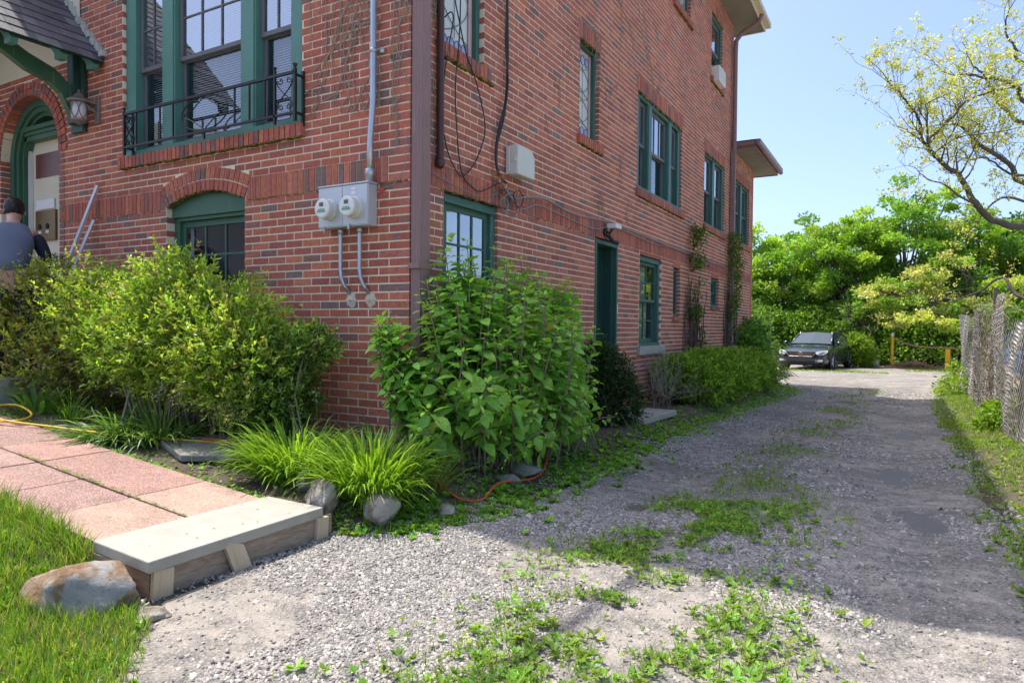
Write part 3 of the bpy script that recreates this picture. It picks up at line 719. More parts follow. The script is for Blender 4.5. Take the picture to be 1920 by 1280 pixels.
# side door
h = SH['door']; mb = MB(SD)
mb.box(h[0]+.001, h[0]+.07, .05, .30, h[2], h[3]-.08); mb.box(h[1]-.07, h[1]-.001, .05, .30, h[2], h[3]-.08); mb.box(h[0]+.001, h[1]-.001, .045, .30, h[3]-.079, h[3]-.02)
mb.box(h[0]+.0, h[0]+.045, -.01, .049, h[2], h[3]-.03); mb.box(h[1]-.045, h[1], -.01, .049, h[2], h[3]-.03); mb.box(h[0]+.046, h[1]-.046, -.01, .044, h[3]-.078, h[3]-.03)
d = mb.build("side_door", M['tgreen'], house, bevel=.004); d["label"] = "dark green side door in a deep frame"
mb = MB(SD); a, b = h[0]+.072, h[1]-.072
mb.box(a, b, .22, .26, h[2]+.01, h[3]-.085)
for (z0, z1) in ((h[2]+.15, 1.35), (1.5, 2.5)):
    for (p, q_) in ((a+.08, (a+b)/2-.04), ((a+b)/2+.04, b-.08)):
        mb.box(p, q_, .212, .222, z0, z0+.02); mb.box(p, q_, .212, .222, z1-.02, z1); mb.box(p, p+.02, .212, .222, z0+.02, z1-.02); mb.box(q_-.02, q_, .212, .222, z0+.02, z1-.02)
mb.build("door_leaf", M['dgreen'], d, bevel=.003)
mb = MB(SD); mb.box(h[1]-.072, h[1]-.069, .06, .18, h[2], h[3]-.09); mb.build("dark_jamb", M['dgreen'], d)
mb = MB(); mb.lathe((-.20, a+.07, 1.52), [(.012, -.02), (.012, .04), (.028, .05), (.03, .07), (.018, .085)], 12, 'x'); mb.lathe((-.21, a+.07, 1.66), [(.022, 0), (.022, .02), (.01, .03)], 12, 'x'); mb.build("door_knob", M['bronze'], d, smooth=True)
mb = MB(SD); mb.box(h[1]-.02, h[1]-.0, -.02, -.011, 1.78, 1.92); mb.build("bell_plate", M['white'], d)
# ---- entrance
E0, E1, EZ = ENT[0], ENT[1], ENT[3]; ec = -5.83
def arcband(mb, r0, r1, w0, w1, rz=1.0, n=22):
    poly = [(ec+r1*math.cos(a), EZ+r1*rz*math.sin(a)) for a in np.linspace(0, math.pi, n)]+[(ec+r0*math.cos(a), EZ+r0*rz*math.sin(a)) for a in np.linspace(math.pi, 0, n)]
    for i in range(n-1):
        q4 = [poly[i], poly[i+1], poly[2*n-2-i], poly[2*n-1-i]]; mb.prism(q4, w0, w1)
mb = MB(FR)
arcband(mb, .60, .685, .10, .30, 1.03); arcband(mb, .54, .602, .13, .30, 1.03); arcband(mb, .50, .543, .17, .30, 1.03)
for s_ in (-1, 1):
    for (r0, r1, w0) in ((.60, .685, .10), (.54, .60, .13), (.50, .54, .17)):
        x0, x1 = sorted((ec+s_*r0, ec+s_*r1)); mb.box(x0, x1, w0, .30, 1., EZ)
mb.box(ec-.535, ec+.535, .15, .30, 3.93, 3.975); mb.box(ec-.535, ec+.535, .12, .30, 3.976, 4.03); mb.box(ec-.535, ec+.535, .17, .3, 3.87, 3.93)
d = mb.build("front_door", M['mgreen'], house, bevel=.003); d["label"] = "arched dark green doorway with a cream door under the slate canopy"
mb = MB(FR); mb.box(ec-.5, ec+.5, .27, .30, 1., 3.87)
for (u0_, u1_, z0_, z1_) in ((ec-.42, ec+.42, 1.15, 1.9),):
    mb.box(u0_, u1_, .26, .27, z0_, z0_+.03); mb.box(u0_, u1_, .26, .27, z1_-.03, z1_)
mb.build("door_leaf", M['cream'], d)
mb = MB(FR); mb.box(ec-.40, ec+.42, .262, .272, 3.42, 3.72); mb.build("door_light", simple("red brown glass", (.14, .045, .03), .35), d)
mb = MB(FR); mb.box(ec-.37, ec+.1, .240, .268, 2.62, 3.0)
o = mb.build("buzzer_panel", M['bronze'], d, bevel=.004)
mb = MB(FR)
for u in (ec-.26, ec-.08): mb.lathe((u, .238, 2.80), [(.035, 0), (.035, -.006), (.026, -.008)], 14, 'y')
mb.build("speaker_dial", M['dark'], o); mb = MB(FR)
for u in (ec-.26, ec-.08): mb.box(u-.035, u+.035, .236, .239, 2.715, 2.735); mb.box(u-.035, u+.035, .236, .239, 2.74, 2.75)
mb.build("name_slip", M['paper'], o)
mb = MB(FR); mb.box(ec-.39, ec+.05, .255, .262, 3.02, 3.14); mb.build("paper_notice", M['paper'], d)
mb = MB(FR)
mb.box(ec-.5, ec+.5, .29, .31, 4.03, 4.4); mb.build("fanlight", simple("boarded fanlight", (.13, .10, .05), .6), d)
mb = MB(FR)
for u in (-.25, 0, .25): mb.box(ec+u-.012, ec+u+.012, .265, .288, 4.03, 4.31-.25*u*u*2)
mb.build("fanlight_bars", M['dgreen'], d)
mb = MB(FR); mb.box(ec-.498, ec-.478, .22, .268, 1., 3.87); mb.build("white_door_edge", M['white'], d)
# landing and steps in front of the door
mb = MB(); mb.box(-6.9, -3.7, -1.35, -.01, .7, 1.08); mb.box(-6.9, -4.2, -1.65, -1.35, .7, .96); mb.build("door_landing", M['stone'], house, bevel=.01)
# ---- canopy: small gabled slate roof on timber brackets, ridge pointing away from the wall
cnp = empty("porch_canopy", (0, 0, 0), house); cnp["label"] = "slate canopy on carved green brackets over the entrance"
rx, rz, ex, ez = -5.83, 6.12, -4.22, 4.44; sl = math.hypot(ex-rx, ez-rz); dx, dz = (ex-rx)/sl, (ez-rz)/sl
mb = MB(); nrow = 15; ln = (sl+.03)/nrow
SLC = [(.09, .095, .105), (.115, .115, .13), (.075, .08, .09), (.13, .14, .145), (.10, .095, .12)]
for sgn in (1, -1):
    for i in range(nrow):
        y = -1.42-random.uniform(0, .12); s0 = i*ln; s1 = s0+ln*1.18
        while y < -.03:
            wd_ = random.uniform(.14, .26); y1 = min(y+wd_, -.03); c = random.choice(SLC); f = random.uniform(.8, 1.25); lift = .012+random.uniform(0, .004); e_ = random.uniform(-.006, .006)
            pts = []
            for (s, l) in ((s0, .004), (s1+e_, lift), (s1+e_, lift+.009), (s0, .013)):
                x = rx+sgn*dx*s+sgn*(-dz)*l; z = rz+dz*s+dx*l; pts.append((x, z))
            vs = [(x, max(y, -1.42)+.002, z) for x, z in pts]+[(x, y1-.002, z) for x, z in pts]
            fs = [(0, 1, 2, 3), (7, 6, 5, 4), (0, 4, 5, 1), (1, 5, 6, 2), (2, 6, 7, 3), (3, 7, 4, 0)]
            if sgn < 0: fs = [f_[::-1] for f_ in fs]
            mb.add(vs, fs, tuple(v_*f for v_ in c)); y = y1
mb.build("slate_roof", M['slate'], cnp, colour=True)
mb = MB()
for sgn in (1, -1):
    p = [(rx, rz-.03), (rx+sgn*dx*sl, rz+dz*sl-.03), (rx+sgn*dx*sl, rz+dz*sl-.005), (rx, rz-.005)]
    if sgn > 0: p = p[::-1]
    mb.prism(p, -1.38, -.01)
mb.build("roof_boards", M['dgreen'], cnp)
mb = MB(); random.seed(5)
for i in range(46):                                   # ragged mortar fillet against the wall
    s = i/46*sl; x = rx+dx*s-dz*.02; z = rz+dz*s+dx*.02; a_ = random.uniform(.03, .075)
    mb.box(x-.01, x+a_, -.03-random.uniform(0, .02), -.002, z-.005, z+random.uniform(.03, .07))
mb.build("mortar_fillet", simple("grey mortar fillet", (.45, .45, .40), .9, bump=.6, bd=.02), cnp)
mb = MB()
for y in (-1.28, -.86, -.40, -.08):                   # rafters with shaped tails
    for sgn in (1, -1):
        pr = []
        for (s, l) in ((.1, -.035), (sl-.12, -.035), (sl+.03, -.04), (sl+.05, -.10), (sl-.03, -.17), (sl-.08, -.13), (.1, -.13)):
            pr.append((rx+sgn*(dx*s-dz*l), rz+dz*s+dx*l))
        if sgn > 0: pr = pr[::-1]
        mb.prism(pr, y-.035, y+.035)
mb.build("rafter_tails", M['green'], cnp, bevel=.004)
mb = MB()
for x in (-4.66, -7.0): mb.box(x-.055, x+.055, -1.3, -.02, 4.57, 4.72)
mb.build("purlin", M['dgreen'], cnp, bevel=.006)
for x in (-4.66, -7.0):
    mb = MB(SD)  # u=y , w=-x
    S1 = [(-.03, 3.82), (-.03, 4.06), (-.13, 4.20), (-.30, 4.34), (-.55, 4.42), (-.78, 4.53), (-1.0, 4.57), (-1.22, 4.57), (-1.0, 4.46), (-.80, 4.37), (-.58, 4.25), (-.36, 4.19), (-.24, 4.10), (-.17, 3.96), (-.12, 3.88)]
    mb.prism(S1, -x-.045, -x+.045) 
    mb.build("curved_brace", M['mgreen'], cnp, bevel=.005)
    mb = MB(); mb.box(x-.12, x+.12, -.06, -.012, 3.72, 4.56); mb.box(x-.06, x+.06, -.13, -.06, 3.80, 4.56); mb.build("wall_post", M['dgreen'], cnp, bevel=.006)
mb = MB(); mb.box(rx-1.15, rx+1.15, -.02, -.008, 4.56, 5.3); mb.build("gable_infill", M['cream'], cnp)
# ---- iron railing of the front window
rl = empty("window_railing", (0, 0, 0), house); rl["label"] = "black wrought iron railing across the front window"
yr = -.10; ua, ub = -3.68, -1.17; zt, zb_ = 3.765, 3.42
mb = MB()
mb.box(ua, ub, yr-.012, yr+.012, zt-.012, zt+.012); mb.box(ua, ub, yr-.01, yr+.01, zb_-.01, zb_+.01)
for u in (ua, ub):
    mb.box(u-.012, u+.012, yr-.012, yr+.012, FW[2]-.012, zt+.03); mb.box(u-.012, u+.012, -.02, .0, zb_-.1, zt+.03) 
    mb.box(u-.008, u+.008, yr+.012, .0, zt-.03, zt-.012); mb.box(u-.008, u+.008, yr+.012, .0, zb_-.01, zb_+.01)
    mb.lathe((u, yr, zt+.03), [(.008, 0), (.02, .03), (.02, .038), (.002, .04)], 8)
for u in (-3.47, -3.07+.0, -2.86, -1.95, -1.75, -1.55): mb.box(u-.007, u+.007, yr-.007, yr+.007, zb_, zt)
for u in (-3.47+.2, -1.55+.13): mb.box(u-.007, u+.007, yr-.007, yr+.007, zb_, zt)
for u in (-1.42,): mb.box(u-.010, u+.010, yr-.010, yr+.010, FW[2]-.012, zt+.05); mb.lathe((u, yr, zt+.05), [(.006, 0), (.018, .02), (.018, .026), (.002, .03)], 8)
mb.box(-2.385-.008, -2.385+.008, yr-.008, yr+.008, FW[2]-.012, zb_)
mb.build("rails_and_bars", M['iron'], rl)
mb = MB(); cu, cz = -2.385, (zt+zb_)/2; ru, rz_ = .34, (zt-zb_)/2-.012
mb.tube([(cu+ru*math.cos(t), yr, cz+rz_*math.sin(t)) for t in np.linspace(0, 2*math.pi, 33)[:-1]], .007, 6, closed=True)
for sx, sz in ((1, 1), (-1, 1), (1, -1), (-1, -1)):
    mb.tube([(cu+sx*ru*t, yr, cz+sz*rz_*(1-t-.55*t*(1-t)*(1 if sx*sz > 0 else 1))) for t in np.linspace(0, 1, 12)], .006, 6)
def scroll(mb, P, r, turns, s0, flip):
    pts = []
    for t in np.linspace(0, 1, 18):
        a = s0+flip*t*turns*2*math.pi; q_ = r*(1-.8*t); pts.append(P(q_*math.cos(a), q_*math.sin(a)))
    mb.tube(pts, .005, 5)
def xpanel(c, uv, w2, lab):
    P = lambda a, z: (c[0]+uv[0]*a, c[1]+uv[1]*a, z)
    for s_ in (1, -1):
        mb.tube([P(s_*w2*math.cos(t*math.pi), zb_+.05+(zt-zb_-.1)*t) for t in np.linspace(0, 1, 12)], .006, 5)
        for zz, f in ((zt-.055, -1), (zb_+.055, 1)): scroll(mb, lambda a, b, s_=s_, zz=zz: P(s_*w2*.5+a, zz+b), .032, 1.1, 0 if s_ > 0 else math.pi, s_*f)
xpanel((-1.295, yr), (1, 0), .10, 0); xpanel((ua, -.05), (0, 1), .045, 0); xpanel((-3.575, yr), (1, 0), .08, 0)
mb.build("scrollwork", M['iron'], rl)
# ---- roofs, gutters, downspouts
def roof_slab(x0, x1, y0, y1, z, rise, name, lab, ends):
    o = .57 if z > 7 else .50; mb = MB(); mb.box(x0, x1+o-.03, y0-ends[0]+.03, y1+ends[1]-.03, z, z+.03)
    s = mb.build("soffit", M['soffit'], house)
    mb = MB(); X0, X1, Y0, Y1 = x0, x1+o, y0-ends[0], y1+ends[1]
    mb.box(X1-.03, X1, Y0, Y1, z-.02, z+.16); mb.box(X0, X1-.031, Y0, Y0+.03, z-.02, z+.16); mb.box(X0, X1-.031, Y1-.03, Y1, z-.02, z+.16)
    mb.box(X1, X1+.11, Y0-.05, Y1+.05, z+.055, z+.16)
    mb.build("fascia", M['fascia'] if z > 7 else M['brown'], house, bevel=.006)
    mb = MB(); zt_ = z+.165; cx_ = (x0+x1)/2
    mb.add([(X0, Y0-.03, zt_), (X1+.03, Y0-.03, zt_), (X1+.03, Y1+.03, zt_), (X0, Y1+.03, zt_), (X0, (Y0+Y1)/2, zt_+rise), ((X1+x0*.6)/1.6, (Y0+Y1)/2, zt_+rise)],
           [(0, 1, 5, 4), (1, 2, 5), (2, 3, 4, 5)]); mb.build("roof", M['slate'], house)
roof_slab(-11, 0, 0, 11.5, 8.36, 2.4, 'roof', '', (.6, .6))
roof_slab(-6, 0, 11.5, 14.04, 5.62, .35, 'roof', '', (.0, .62))
mb = MB(); mb.tube([(.555, 11.40, 5.69), (.555, 14.75, 5.69)], .055, 10); mb.build("rear_gutter", M['brown'], house, smooth=True)
mb = MB(); mb.box(-.02, .52, 11.42, 11.5, 5.66, 5.74); mb.build("annex_verge", M['brown'], house)
def fluted(mb, x, y, a, b, z0, z1, r=.006):
    """rectangular corrugated downspout"""
    poly = []
    for (p, q_) in (((-a, -b), (a, -b)), ((a, -b), (a, b)), ((a, b), (-a, b)), ((-a, b), (-a, -b))):
        n_ = 12; nx, ny = (q_[1]-p[1]), -(q_[0]-p[0]); L = math.hypot(nx, ny); nx /= L; ny /= L
        for i in range(n_):
            t = i/n_; o_ = r*(math.cos(t*6*math.pi)-1)*.5; poly.append((x+p[0]+(q_[0]-p[0])*t+nx*o_, y+p[1]+(q_[1]-p[1])*t+ny*o_))
    n_ = len(poly); vs = [(u, v_, z0) for u, v_ in poly]+[(u, v_, z1) for u, v_ in poly]
    mb.add(vs, [(i, (i+1) % n_, n_+(i+1) % n_, n_+i) for i in range(n_)]+[tuple(range(n_))[::-1], tuple(range(n_, 2*n_))])
def dspout(y, lab, z1, cls):
    mb = MB(); fluted(mb, .062, y, .045, .062, .45, z1)
    for z in cls: mb.box(.002, .112, y-.085, y+.085, z, z+.045)
    return mb
mb = dspout(.06, '', 8.2, (2.05, 4.9, 7)); mb.tube([(.062, .06, 8.15), (.2, .06, 8.28), (.55, .06, 8.42)], .05, 8)
o = mb.build("downspout", M['brown'], house); o["label"] = "brown corrugated downspout at the front corner of the house"
mb = dspout(11.36, '', 5.55, (2.4, 4.4)); mb.tube([(.075, 11.36, 5.5), (.075, 11.33, 7.75)], .05, 8); mb.tube([(.075, 11.33, 7.7), (.085, 11.33, 7.95), (.2, 11.33, 8.1), (.42, 11.33, 8.2), (.56, 11.33, 8.28), (.62, 11.33, 8.42)], .05, 10)
o = mb.build("downspout", M['brown'], house, smooth=False); o["label"] = "brown downspout on the rear corner, curving out to the eave gutter"
mb = MB(); mb.tube([(.045, .34, 2.93), (.045, .34, 3.0), (.042, .335, 4.6), (.04, .33, 8.0)], [.04, .032, .03, .03], 10); mb.lathe((.045, .34, 2.90), [(.02, 0), (.038, .02), (.042, .06), (.034, .09)], 10)
o = mb.build("vent_pipe", M['dbrown'], house, smooth=True); o["label"] = "thin brown capped pipe just right of the front downspout"
# ------------------------------------------------------------------ things fixed to the walls
t = empty("electric_meter_box", (-.60, 0, 2.55)); tag(t, "grey double electric meter box with steel conduits on the front brick wall", "electric meter")
mb = MB(); mb.box(-.87, -.33, -.115, -.003, 2.40, 2.735); mb.box(-.88, -.32, -.125, -.003, 2.736, 2.75)
bx = mb.build("cabinet", M['grey'], None, bevel=.006)
mb = MB(); mb.box(-.865, -.602, -.122, -.1155, 2.41, 2.73); mb.box(-.597, -.335, -.122, -.1155, 2.41, 2.73); cv = mb.build("cover", M['grey'], None, bevel=.003)
mb = MB(); mb.box(-.82, -.80, -.13, -.1225, 2.40, 2.42); mb.box(-.53, -.51, -.135, -.1225, 2.375, 2.42); mb.box(-.80, -.79, -.128, -.12, 2.36, 2.41); lt = mb.build("latch", M['zinc'], None)
mb = MB(); mb.box(-.50, -.45, -.1245, -.1222, 2.69, 2.71); mb.box(-.50, -.45, -.1245, -.1222, 2.655, 2.68); lb = mb.build("label_sticker", M['paper'], None)
mets = []
for u in (-.73, -.46):
    mb = MB(); mb.lathe((u, -.122, 2.545), [(.088, 0), (.088, -.03), (.082, -.035), (.080, -.085)], 28, 'y'); m1 = mb.build("meter", M['offwhite'], None, smooth=False)
    mb = MB(); mb.lathe((u, -.207, 2.545), [(.080, 0), (.079, -.012), (.066, -.018)], 28, 'y'); m2 = mb.build("dial_face", M['white'], m1)
    mb = MB(); mb.box(u-.022, u+.022, -.2275, -.226, 2.56, 2.592); m3 = mb.build("display", M['lead'], m1)
    mb = MB(); mb.box(u-.045, u+.045, -.2275, -.226, 2.512, 2.528); mb.box(u-.035, u+.035, -.2275, -.226, 2.532, 2.540); m4 = mb.build("green_strip", simple("faded green print", (.15, .33, .25), .5), m1)
    mets.append(m1)
mb = MB()
for (a, dx_) in ((-.685, .06), (-.475, .06)):
    mb.tube([(a, -.05, 2.40), (a, -.05, 2.34), (a, -.05, 2.06), (a+.01, -.05, 1.99), (a+.03, -.04, 1.93), (a+dx_, -.0, 1.865)], .0165, 10)
    mb.lathe((a, -.05, 2.355), [(.024, 0), (.024, .045)], 10)
c1 = mb.build("lower_conduit", M['zinc'], None, smooth=True)
mb = MB(); mb.tube([(-.36, -.06, 2.75), (-.36, -.06, 3.06), (-.355, -.06, 3.12), (-.335, -.06, 3.34), (-.33, -.06, 3.42), (-.33, -.06, 8.1)], .026, 12)
mb.lathe((-.36, -.06, 2.75), [(.036, 0), (.036, .05), (.042, .055), (.042, .10), (.034, .11)], 12)
for z in (3.78, 5.4): mb.lathe((-.33, -.06, z), [(.032, 0), (.032, .03)], 12); mb.box(-.33, -.25, -.03, -.003, z, z+.03)
c2 = mb.build("riser_conduit", M['zinc'], None, smooth=True)
mb = MB()
for (a, b) in ((-.62, 1.83), (-.41, 1.83)):
    for (r, d) in ((.055, .006), (.042, .014), (.028, .022)):
        pl = [(a+.01+r*(.8+.5*random.random())*math.cos(t_), b-.02+r*(.8+.6*random.random())*math.sin(t_)) for t_ in np.linspace(0, 6.28, 17)[:-1]]
        for i in range(16): mb.add([(a+.01, -d-.004, b-.02), (pl[i][0], -.001, pl[i][1]), (pl[(i+1) % 16][0], -.001, pl[(i+1) % 16][1])], [(0, 1, 2)])
c3 = mb.build("mortar_patch", simple("mortar patch", (.55, .47, .37), .95, bump=.6, bd=.01), None)
for o in [bx, cv, lt, lb, c1, c2, c3]+mets:
    o.parent = t; o.location = Vector(o.location)-t.location
mb = MB(); mb.box(-.31, -.25, -.02, -.003, 2.68, 2.70); 
o = mb.build("seal_tag", M['red']); tag(o, "small red tag on a thin wire right of the meter box", "tag")
mb = MB(); mb.tube([(-.28, -.02, 2.70), (-.15, -.02, 2.72), (-.03, -.02, 2.84), (-.015, -.02, 3.1)], .0028, 5); mb.build("wire", M['gcable'], o)
# wall lantern
t = empty("wall_lantern", (-4.42, -.02, 3.95)); tag(t, "aged metal wall lantern with frosted glass beside the canopy brace", "lantern")
def rel(mb, name, mat, par, smooth=False, bevel=0):
    o = mb.build(name, mat, None, smooth, bevel); o.parent = par; o.location = -Vector(par.location); return o
mb = MB(); mb.box(-4.36, -4.29, -.03, -.002, 3.78, 4.06); mb.box(-4.40, -4.31, -.10, -.03, 3.98, 4.01); mb.tube([(-4.33, -.03, 3.90), (-4.34, -.09, 3.93), (-4.4, -.15, 4.02)], .012, 8); rel(mb, "back_plate", M['copper'], t, bevel=.004)
mb = MB(); mb.lathe((-4.42, -.16, 4.0), [(.115, -.015), (.12, .0), (.075, .035), (.05, .05), (.045, .065), (.028, .08), (.01, .10), (.012, .115), (.002, .13)], 16); rel(mb, "cap", M['copper'], t)
mb = MB(); mb.lathe((-4.42, -.16, 3.80), [(.045, -.02), (.07, .0), (.078, .08), (.074, .18)], 16); rel(mb, "glass_shade", M['lamp'], t, True)
mb = MB()
for k in range(6):
    a = k*math.pi/3
    for s_ in (1, -1): mb.tube([(-4.42+.08*math.cos(a+s_*.5*math.sin(t_*3)), -.16+.08*math.sin(a+s_*.5*math.sin(t_*3)), 3.80+t_*.19) for t_ in np.linspace(0, 1, 9)], .005, 5)
mb.lathe((-4.42, -.16, 3.775), [(.01, -.03), (.05, -.01), (.08, .01), (.08, .03)], 14); rel(mb, "cage", M['copper'], t)
# telephone junction box
t = empty("junction_box", (.05, 1.65, 3.2)); tag(t, "pale plastic telephone junction box on the side wall under hanging cables", "junction box")
mb = MB(); mb.box(.01, .045, 1.46, 1.78, 3.08, 3.35); rel(mb, "back_plate", M['offwhite'], t, bevel=.008)
mb = MB(SD); mb.prism([(1.47, 3.07), (1.82, 3.07), (1.82, 3.29), (1.77, 3.34), (1.70, 3.36), (1.47, 3.36)], -.145, -.046); rel(mb, "cover", M['offwhite'], t, bevel=.012)
mb = MB(); mb.tube([(.05, 1.46, 3.10), (.05, 1.46, 3.34)], .008, 6); mb.box(.08, .12, 1.455, 1.469, 3.2, 3.24); rel(mb, "hinge", M['offwhite'], t)
# cables
def cable(pts, r, m, lab, group=None, rep=8):
    P = [Vector(p) for p in pts]; out = []
    for i in range(len(P)-1):
        a, b, c, d = P[max(i-1, 0)], P[i], P[i+1], P[min(i+2, len(P)-1)]
        for k in range(rep):
            t_ = k/rep; out.append(.5*((2*b)+(c-a)*t_+(2*a-5*b+4*c-d)*t_*t_+(3*b-a-3*c+d)*t_**3))
    out.append(P[-1]); mb = MB(); mb.tube(out, r, 6); o = mb.build("cable", M[m], None, smooth=True); tag(o, lab, "cable", group); return o
cable([(.03, 1.38, 8.), (.03, 1.40, 6), (.035, 1.43, 4.6), (.035, 1.44, 4.1), (.04, 1.40, 3.75), (.04, 1.28, 3.45), (.045, 1.22, 3.2), (.05, 1.28, 3.02), (.05, 1.42, 2.98)], .013, 'cable', "thick black cable hanging down to the junction box from above")
cable([(.025, 1.41, 8.), (.05, 1.39, 5), (.06, 1.36, 4.3), (.055, 1.42, 3.95), (.05, 1.36, 3.6), (.05, 1.24, 3.3), (.05, 1.24, 3.05)], .008, 'cable', "thinner black cable twisted beside the thick hanging one")
cable([(.03, .44, 8.), (.03, .46, 5), (.06, .62, 4.1), (.04, .9, 3.75), (.05, 1.02, 3.4), (.04, .9, 3.1), (.03, .72, 2.92), (.03, .6, 2.93), (.03, .45, 3.1), (.03, .38, 3.4), (.04, .42, 3.8), (.05, .5, 4.15), (.09, .42, 4.2), (.05, .38, 4.15)], .006, 'cable', "black cable hanging in a big loop below the first leaded window")
cable([(.03, .6, 6.), (.07, .58, 4.3), (.04, .56, 3.6), (.03, .66, 2.98), (.03, .85, 2.84), (.03, 1.0, 2.83), (.05, 1.22, 2.93), (.05, 1.35, 2.97)], .006, 'cable', "black cable dropping straight then running right to the junction box")
cable([(.02, .22, 2.86), (.02, .5, 2.82), (.02, .9, 2.78), (.02, 1.2, 2.83), (.03, 1.35, 2.9)], .004, 'gcable', "thin grey wire across the belt course")
cable([(.05, 1.3, 2.98), (.04, 1.55, 2.86), (.03, 1.9, 2.93), (.03, 2.3, 2.97), (.03, 3.0, 2.92), (.03, 4.0, 2.97), (.03, 5.5, 2.965), (.03, 7, 2.94), (.03, 9, 2.93), (.03, 10.9, 2.94)], .011, 'gcable', "long grey cable running along the top of the belt course")
cable([(.06, 1.3, 2.96), (.05, 1.7, 2.78), (.03, 2.1, 2.88), (.025, 2.7, 2.86), (.025, 3.6, 2.83), (.03, 4.4, 2.94), (.03, 6, 2.90), (.03, 8, 2.98), (.03, 9.5, 2.86), (.03, 10.6, 2.84), (.03, 11.0, 2.96)], .007, 'gcable', "grey cable sagging across the belt course above the side door")
for i, (y0, z0, r) in enumerate(((1.38, 2.82, .10), (1.5, 2.78, .13), (1.62, 2.86, .09), (1.33, 2.76, .07))):
    cable([(.05+.01*i, y0+r*math.cos(a)*(1+.2*math.sin(3*a)), z0+r*.9*math.sin(a)) for a in np.linspace(.5, 6.6, 9)], .0055, ('cable', 'gcable')[i % 2], ["leftmost black cable loop hanging below the junction box", "widest grey cable loop curled under the junction box", "black cable loop below the right edge of the junction box", "smallest grey cable loop beside the dead leaves"][i], "slack loops below the junction box", 4)
cable([(.02, 10.55, 5.), (.02, 10.95, 3.6), (.02, 10.95, 2.95)], .007, 'gcable', "thin vertical cable beside the rear downspout")
cable([(-.93, -.6, 8.05), (-.93, -2.4, 7.85), (-.96, -6, 7.7), (-1.1, -14, 8.2)], .036, 'cable', "overhead service cable leaving the front eave")
# dry leaves stuck in the cables
P = np.array([[.06, 1.28, 3.02]])+RG.normal(size=(26, 3))*[.02, .05, .07]
o = put("dead_leaf_clump", [leaves(*T_SM, P, rnd_dir(26, -.5), rnd_dir(26), np.full(26, .06), pal(26, [(.5, .2, .1), (.55, .3, .2), (.4, .15, .07)]))], M['leaf']); tag(o, "orange dead leaves caught in the cables left of the junction box", "dead leaves")
# floodlight over the side door
t = empty("security_light", (.05, 4.05, 2.85)); tag(t, "small white and black security light over the side door", "security light")
mb = MB(); mb.lathe((.004, 4.02, 2.84), [(.055, 0), (.055, .025), (.03, .035)], 14, 'x'); rel(mb, "mount", M['cable'], t)
mb = MB(); mb.box(.07, .20, 3.93, 4.13, 2.87, 2.93); rel(mb, "lamp_head", M['white'], t, bevel=.01)
mb = MB(); mb.tube([(.03, 4.02, 2.84), (.08, 4.02, 2.82), (.12, 4.03, 2.88)], .016, 8); mb.tube([(.05, 4.04, 2.80), (.09, 4.10, 2.72), (.14, 4.16, 2.70)], .028, 8); rel(mb, "sensor", M['cable'], t)
# window air conditioner
t = empty("air_conditioner", (.1, 9.85, 6.5)); tag(t, "white air conditioner sticking out of the upper side window", "air conditioner")
mb = MB(); mb.box(-.14, .155, 9.53, 10.08, 6.52, 6.82); rel(mb, "casing", M['white'], t, bevel=.012)
mb = MB()
for i in range(7): mb.box(.156, .161, 9.57, 10.04, 6.56+i*.034, 6.575+i*.034)
rel(mb, "grille", M['offwhite'], t); mb = MB()
for i in range(5): mb.box(-.06, .1, 9.524, 9.53, 6.58+i*.035, 6.592+i*.035)
rel(mb, "side_louvre", M['offwhite'], t); mb = MB(); mb.box(-.08, -.06, 9.57, 10.35, 6.80, 6.92); rel(mb, "filler_panel", M['offwhite'], t)
# white aluminium strips leaning on the wall
for (p, q_, lab) in (((-4.96, -.45, 1.06), (-4.30, -.03, 3.10), "longer white metal strip leaning on the bricks by the entrance"), ((-4.78, -.50, 1.06), (-4.38, -.03, 2.73), "shorter white metal strip leaning on the bricks by the entrance")):
    a, b = Vector(p), Vector(q_); L = (b-a).length
    mb = MB(); mb.box(-.022, .022, -.012, -.008, 0, L); mb.box(-.022, -.018, -.008, .012, 0, L); mb.box(.018, .022, -.008, .012, 0, L)
    o = mb.build("metal_strip", M['alu']); o.location = a; o.rotation_mode = 'QUATERNION'; o.rotation_quaternion = (b-a).to_track_quat('Z', 'Y'); tag(o, lab, "metal strip")
# ------------------------------------------------------------------ bare creeper on the walls
def creeper(seed, starts, T, lab, zend, n, dens=.6, r0=.006, spread=.12, bounds=None, down=False, name="bare_creeper"):
    rnd = random.Random(seed); mb = MB(T)
    def walk(u, z, ang, r, depth):
        pts = []; L = 0
        while r > .0011 and len(pts) < 160:
            pts.append((u, -(.006+r+.004*rnd.random()), z)); ang += rnd.gauss(0, spread); ang *= .96
            st = .03; u += math.sin(ang)*st; z += math.cos(ang)*st*(-1 if down else 1); r *= .988 if depth == 0 else .968
            if bounds and not (bounds[0] < u < bounds[1]): ang = -ang*1.2; u = min(max(u, bounds[0]), bounds[1])
            if (z > zend and not down) or (down and z < zend): break
            if rnd.random() < dens*.12 and depth < 3: walk(u, z, ang+rnd.choice((-1, 1))*rnd.uniform(.5, 1.2), r*.7, depth+1)
        if len(pts) > 2: mb.tube(pts, [max(.0012, r0*(.985**i)*(.75**depth)) for i in range(len(pts))], 4, cap=False)
    for (u, z) in starts:
        for k in range(n): walk(u+rnd.gauss(0, .03), z+rnd.random()*.1, rnd.gauss(0, .25), r0, 0)
    o = mb.build(name, M['vine']); return tag(o, lab, "vine")
creeper(1, [(-.95, 5.4), (-.72, 5.4), (-.62, 5.4), (-.5, 5.4)], FR, "pale bare creeper stems spreading down the front wall beside the conduit", 3.35, 2, .55, .006, .13, (-1.15, -.30), True)
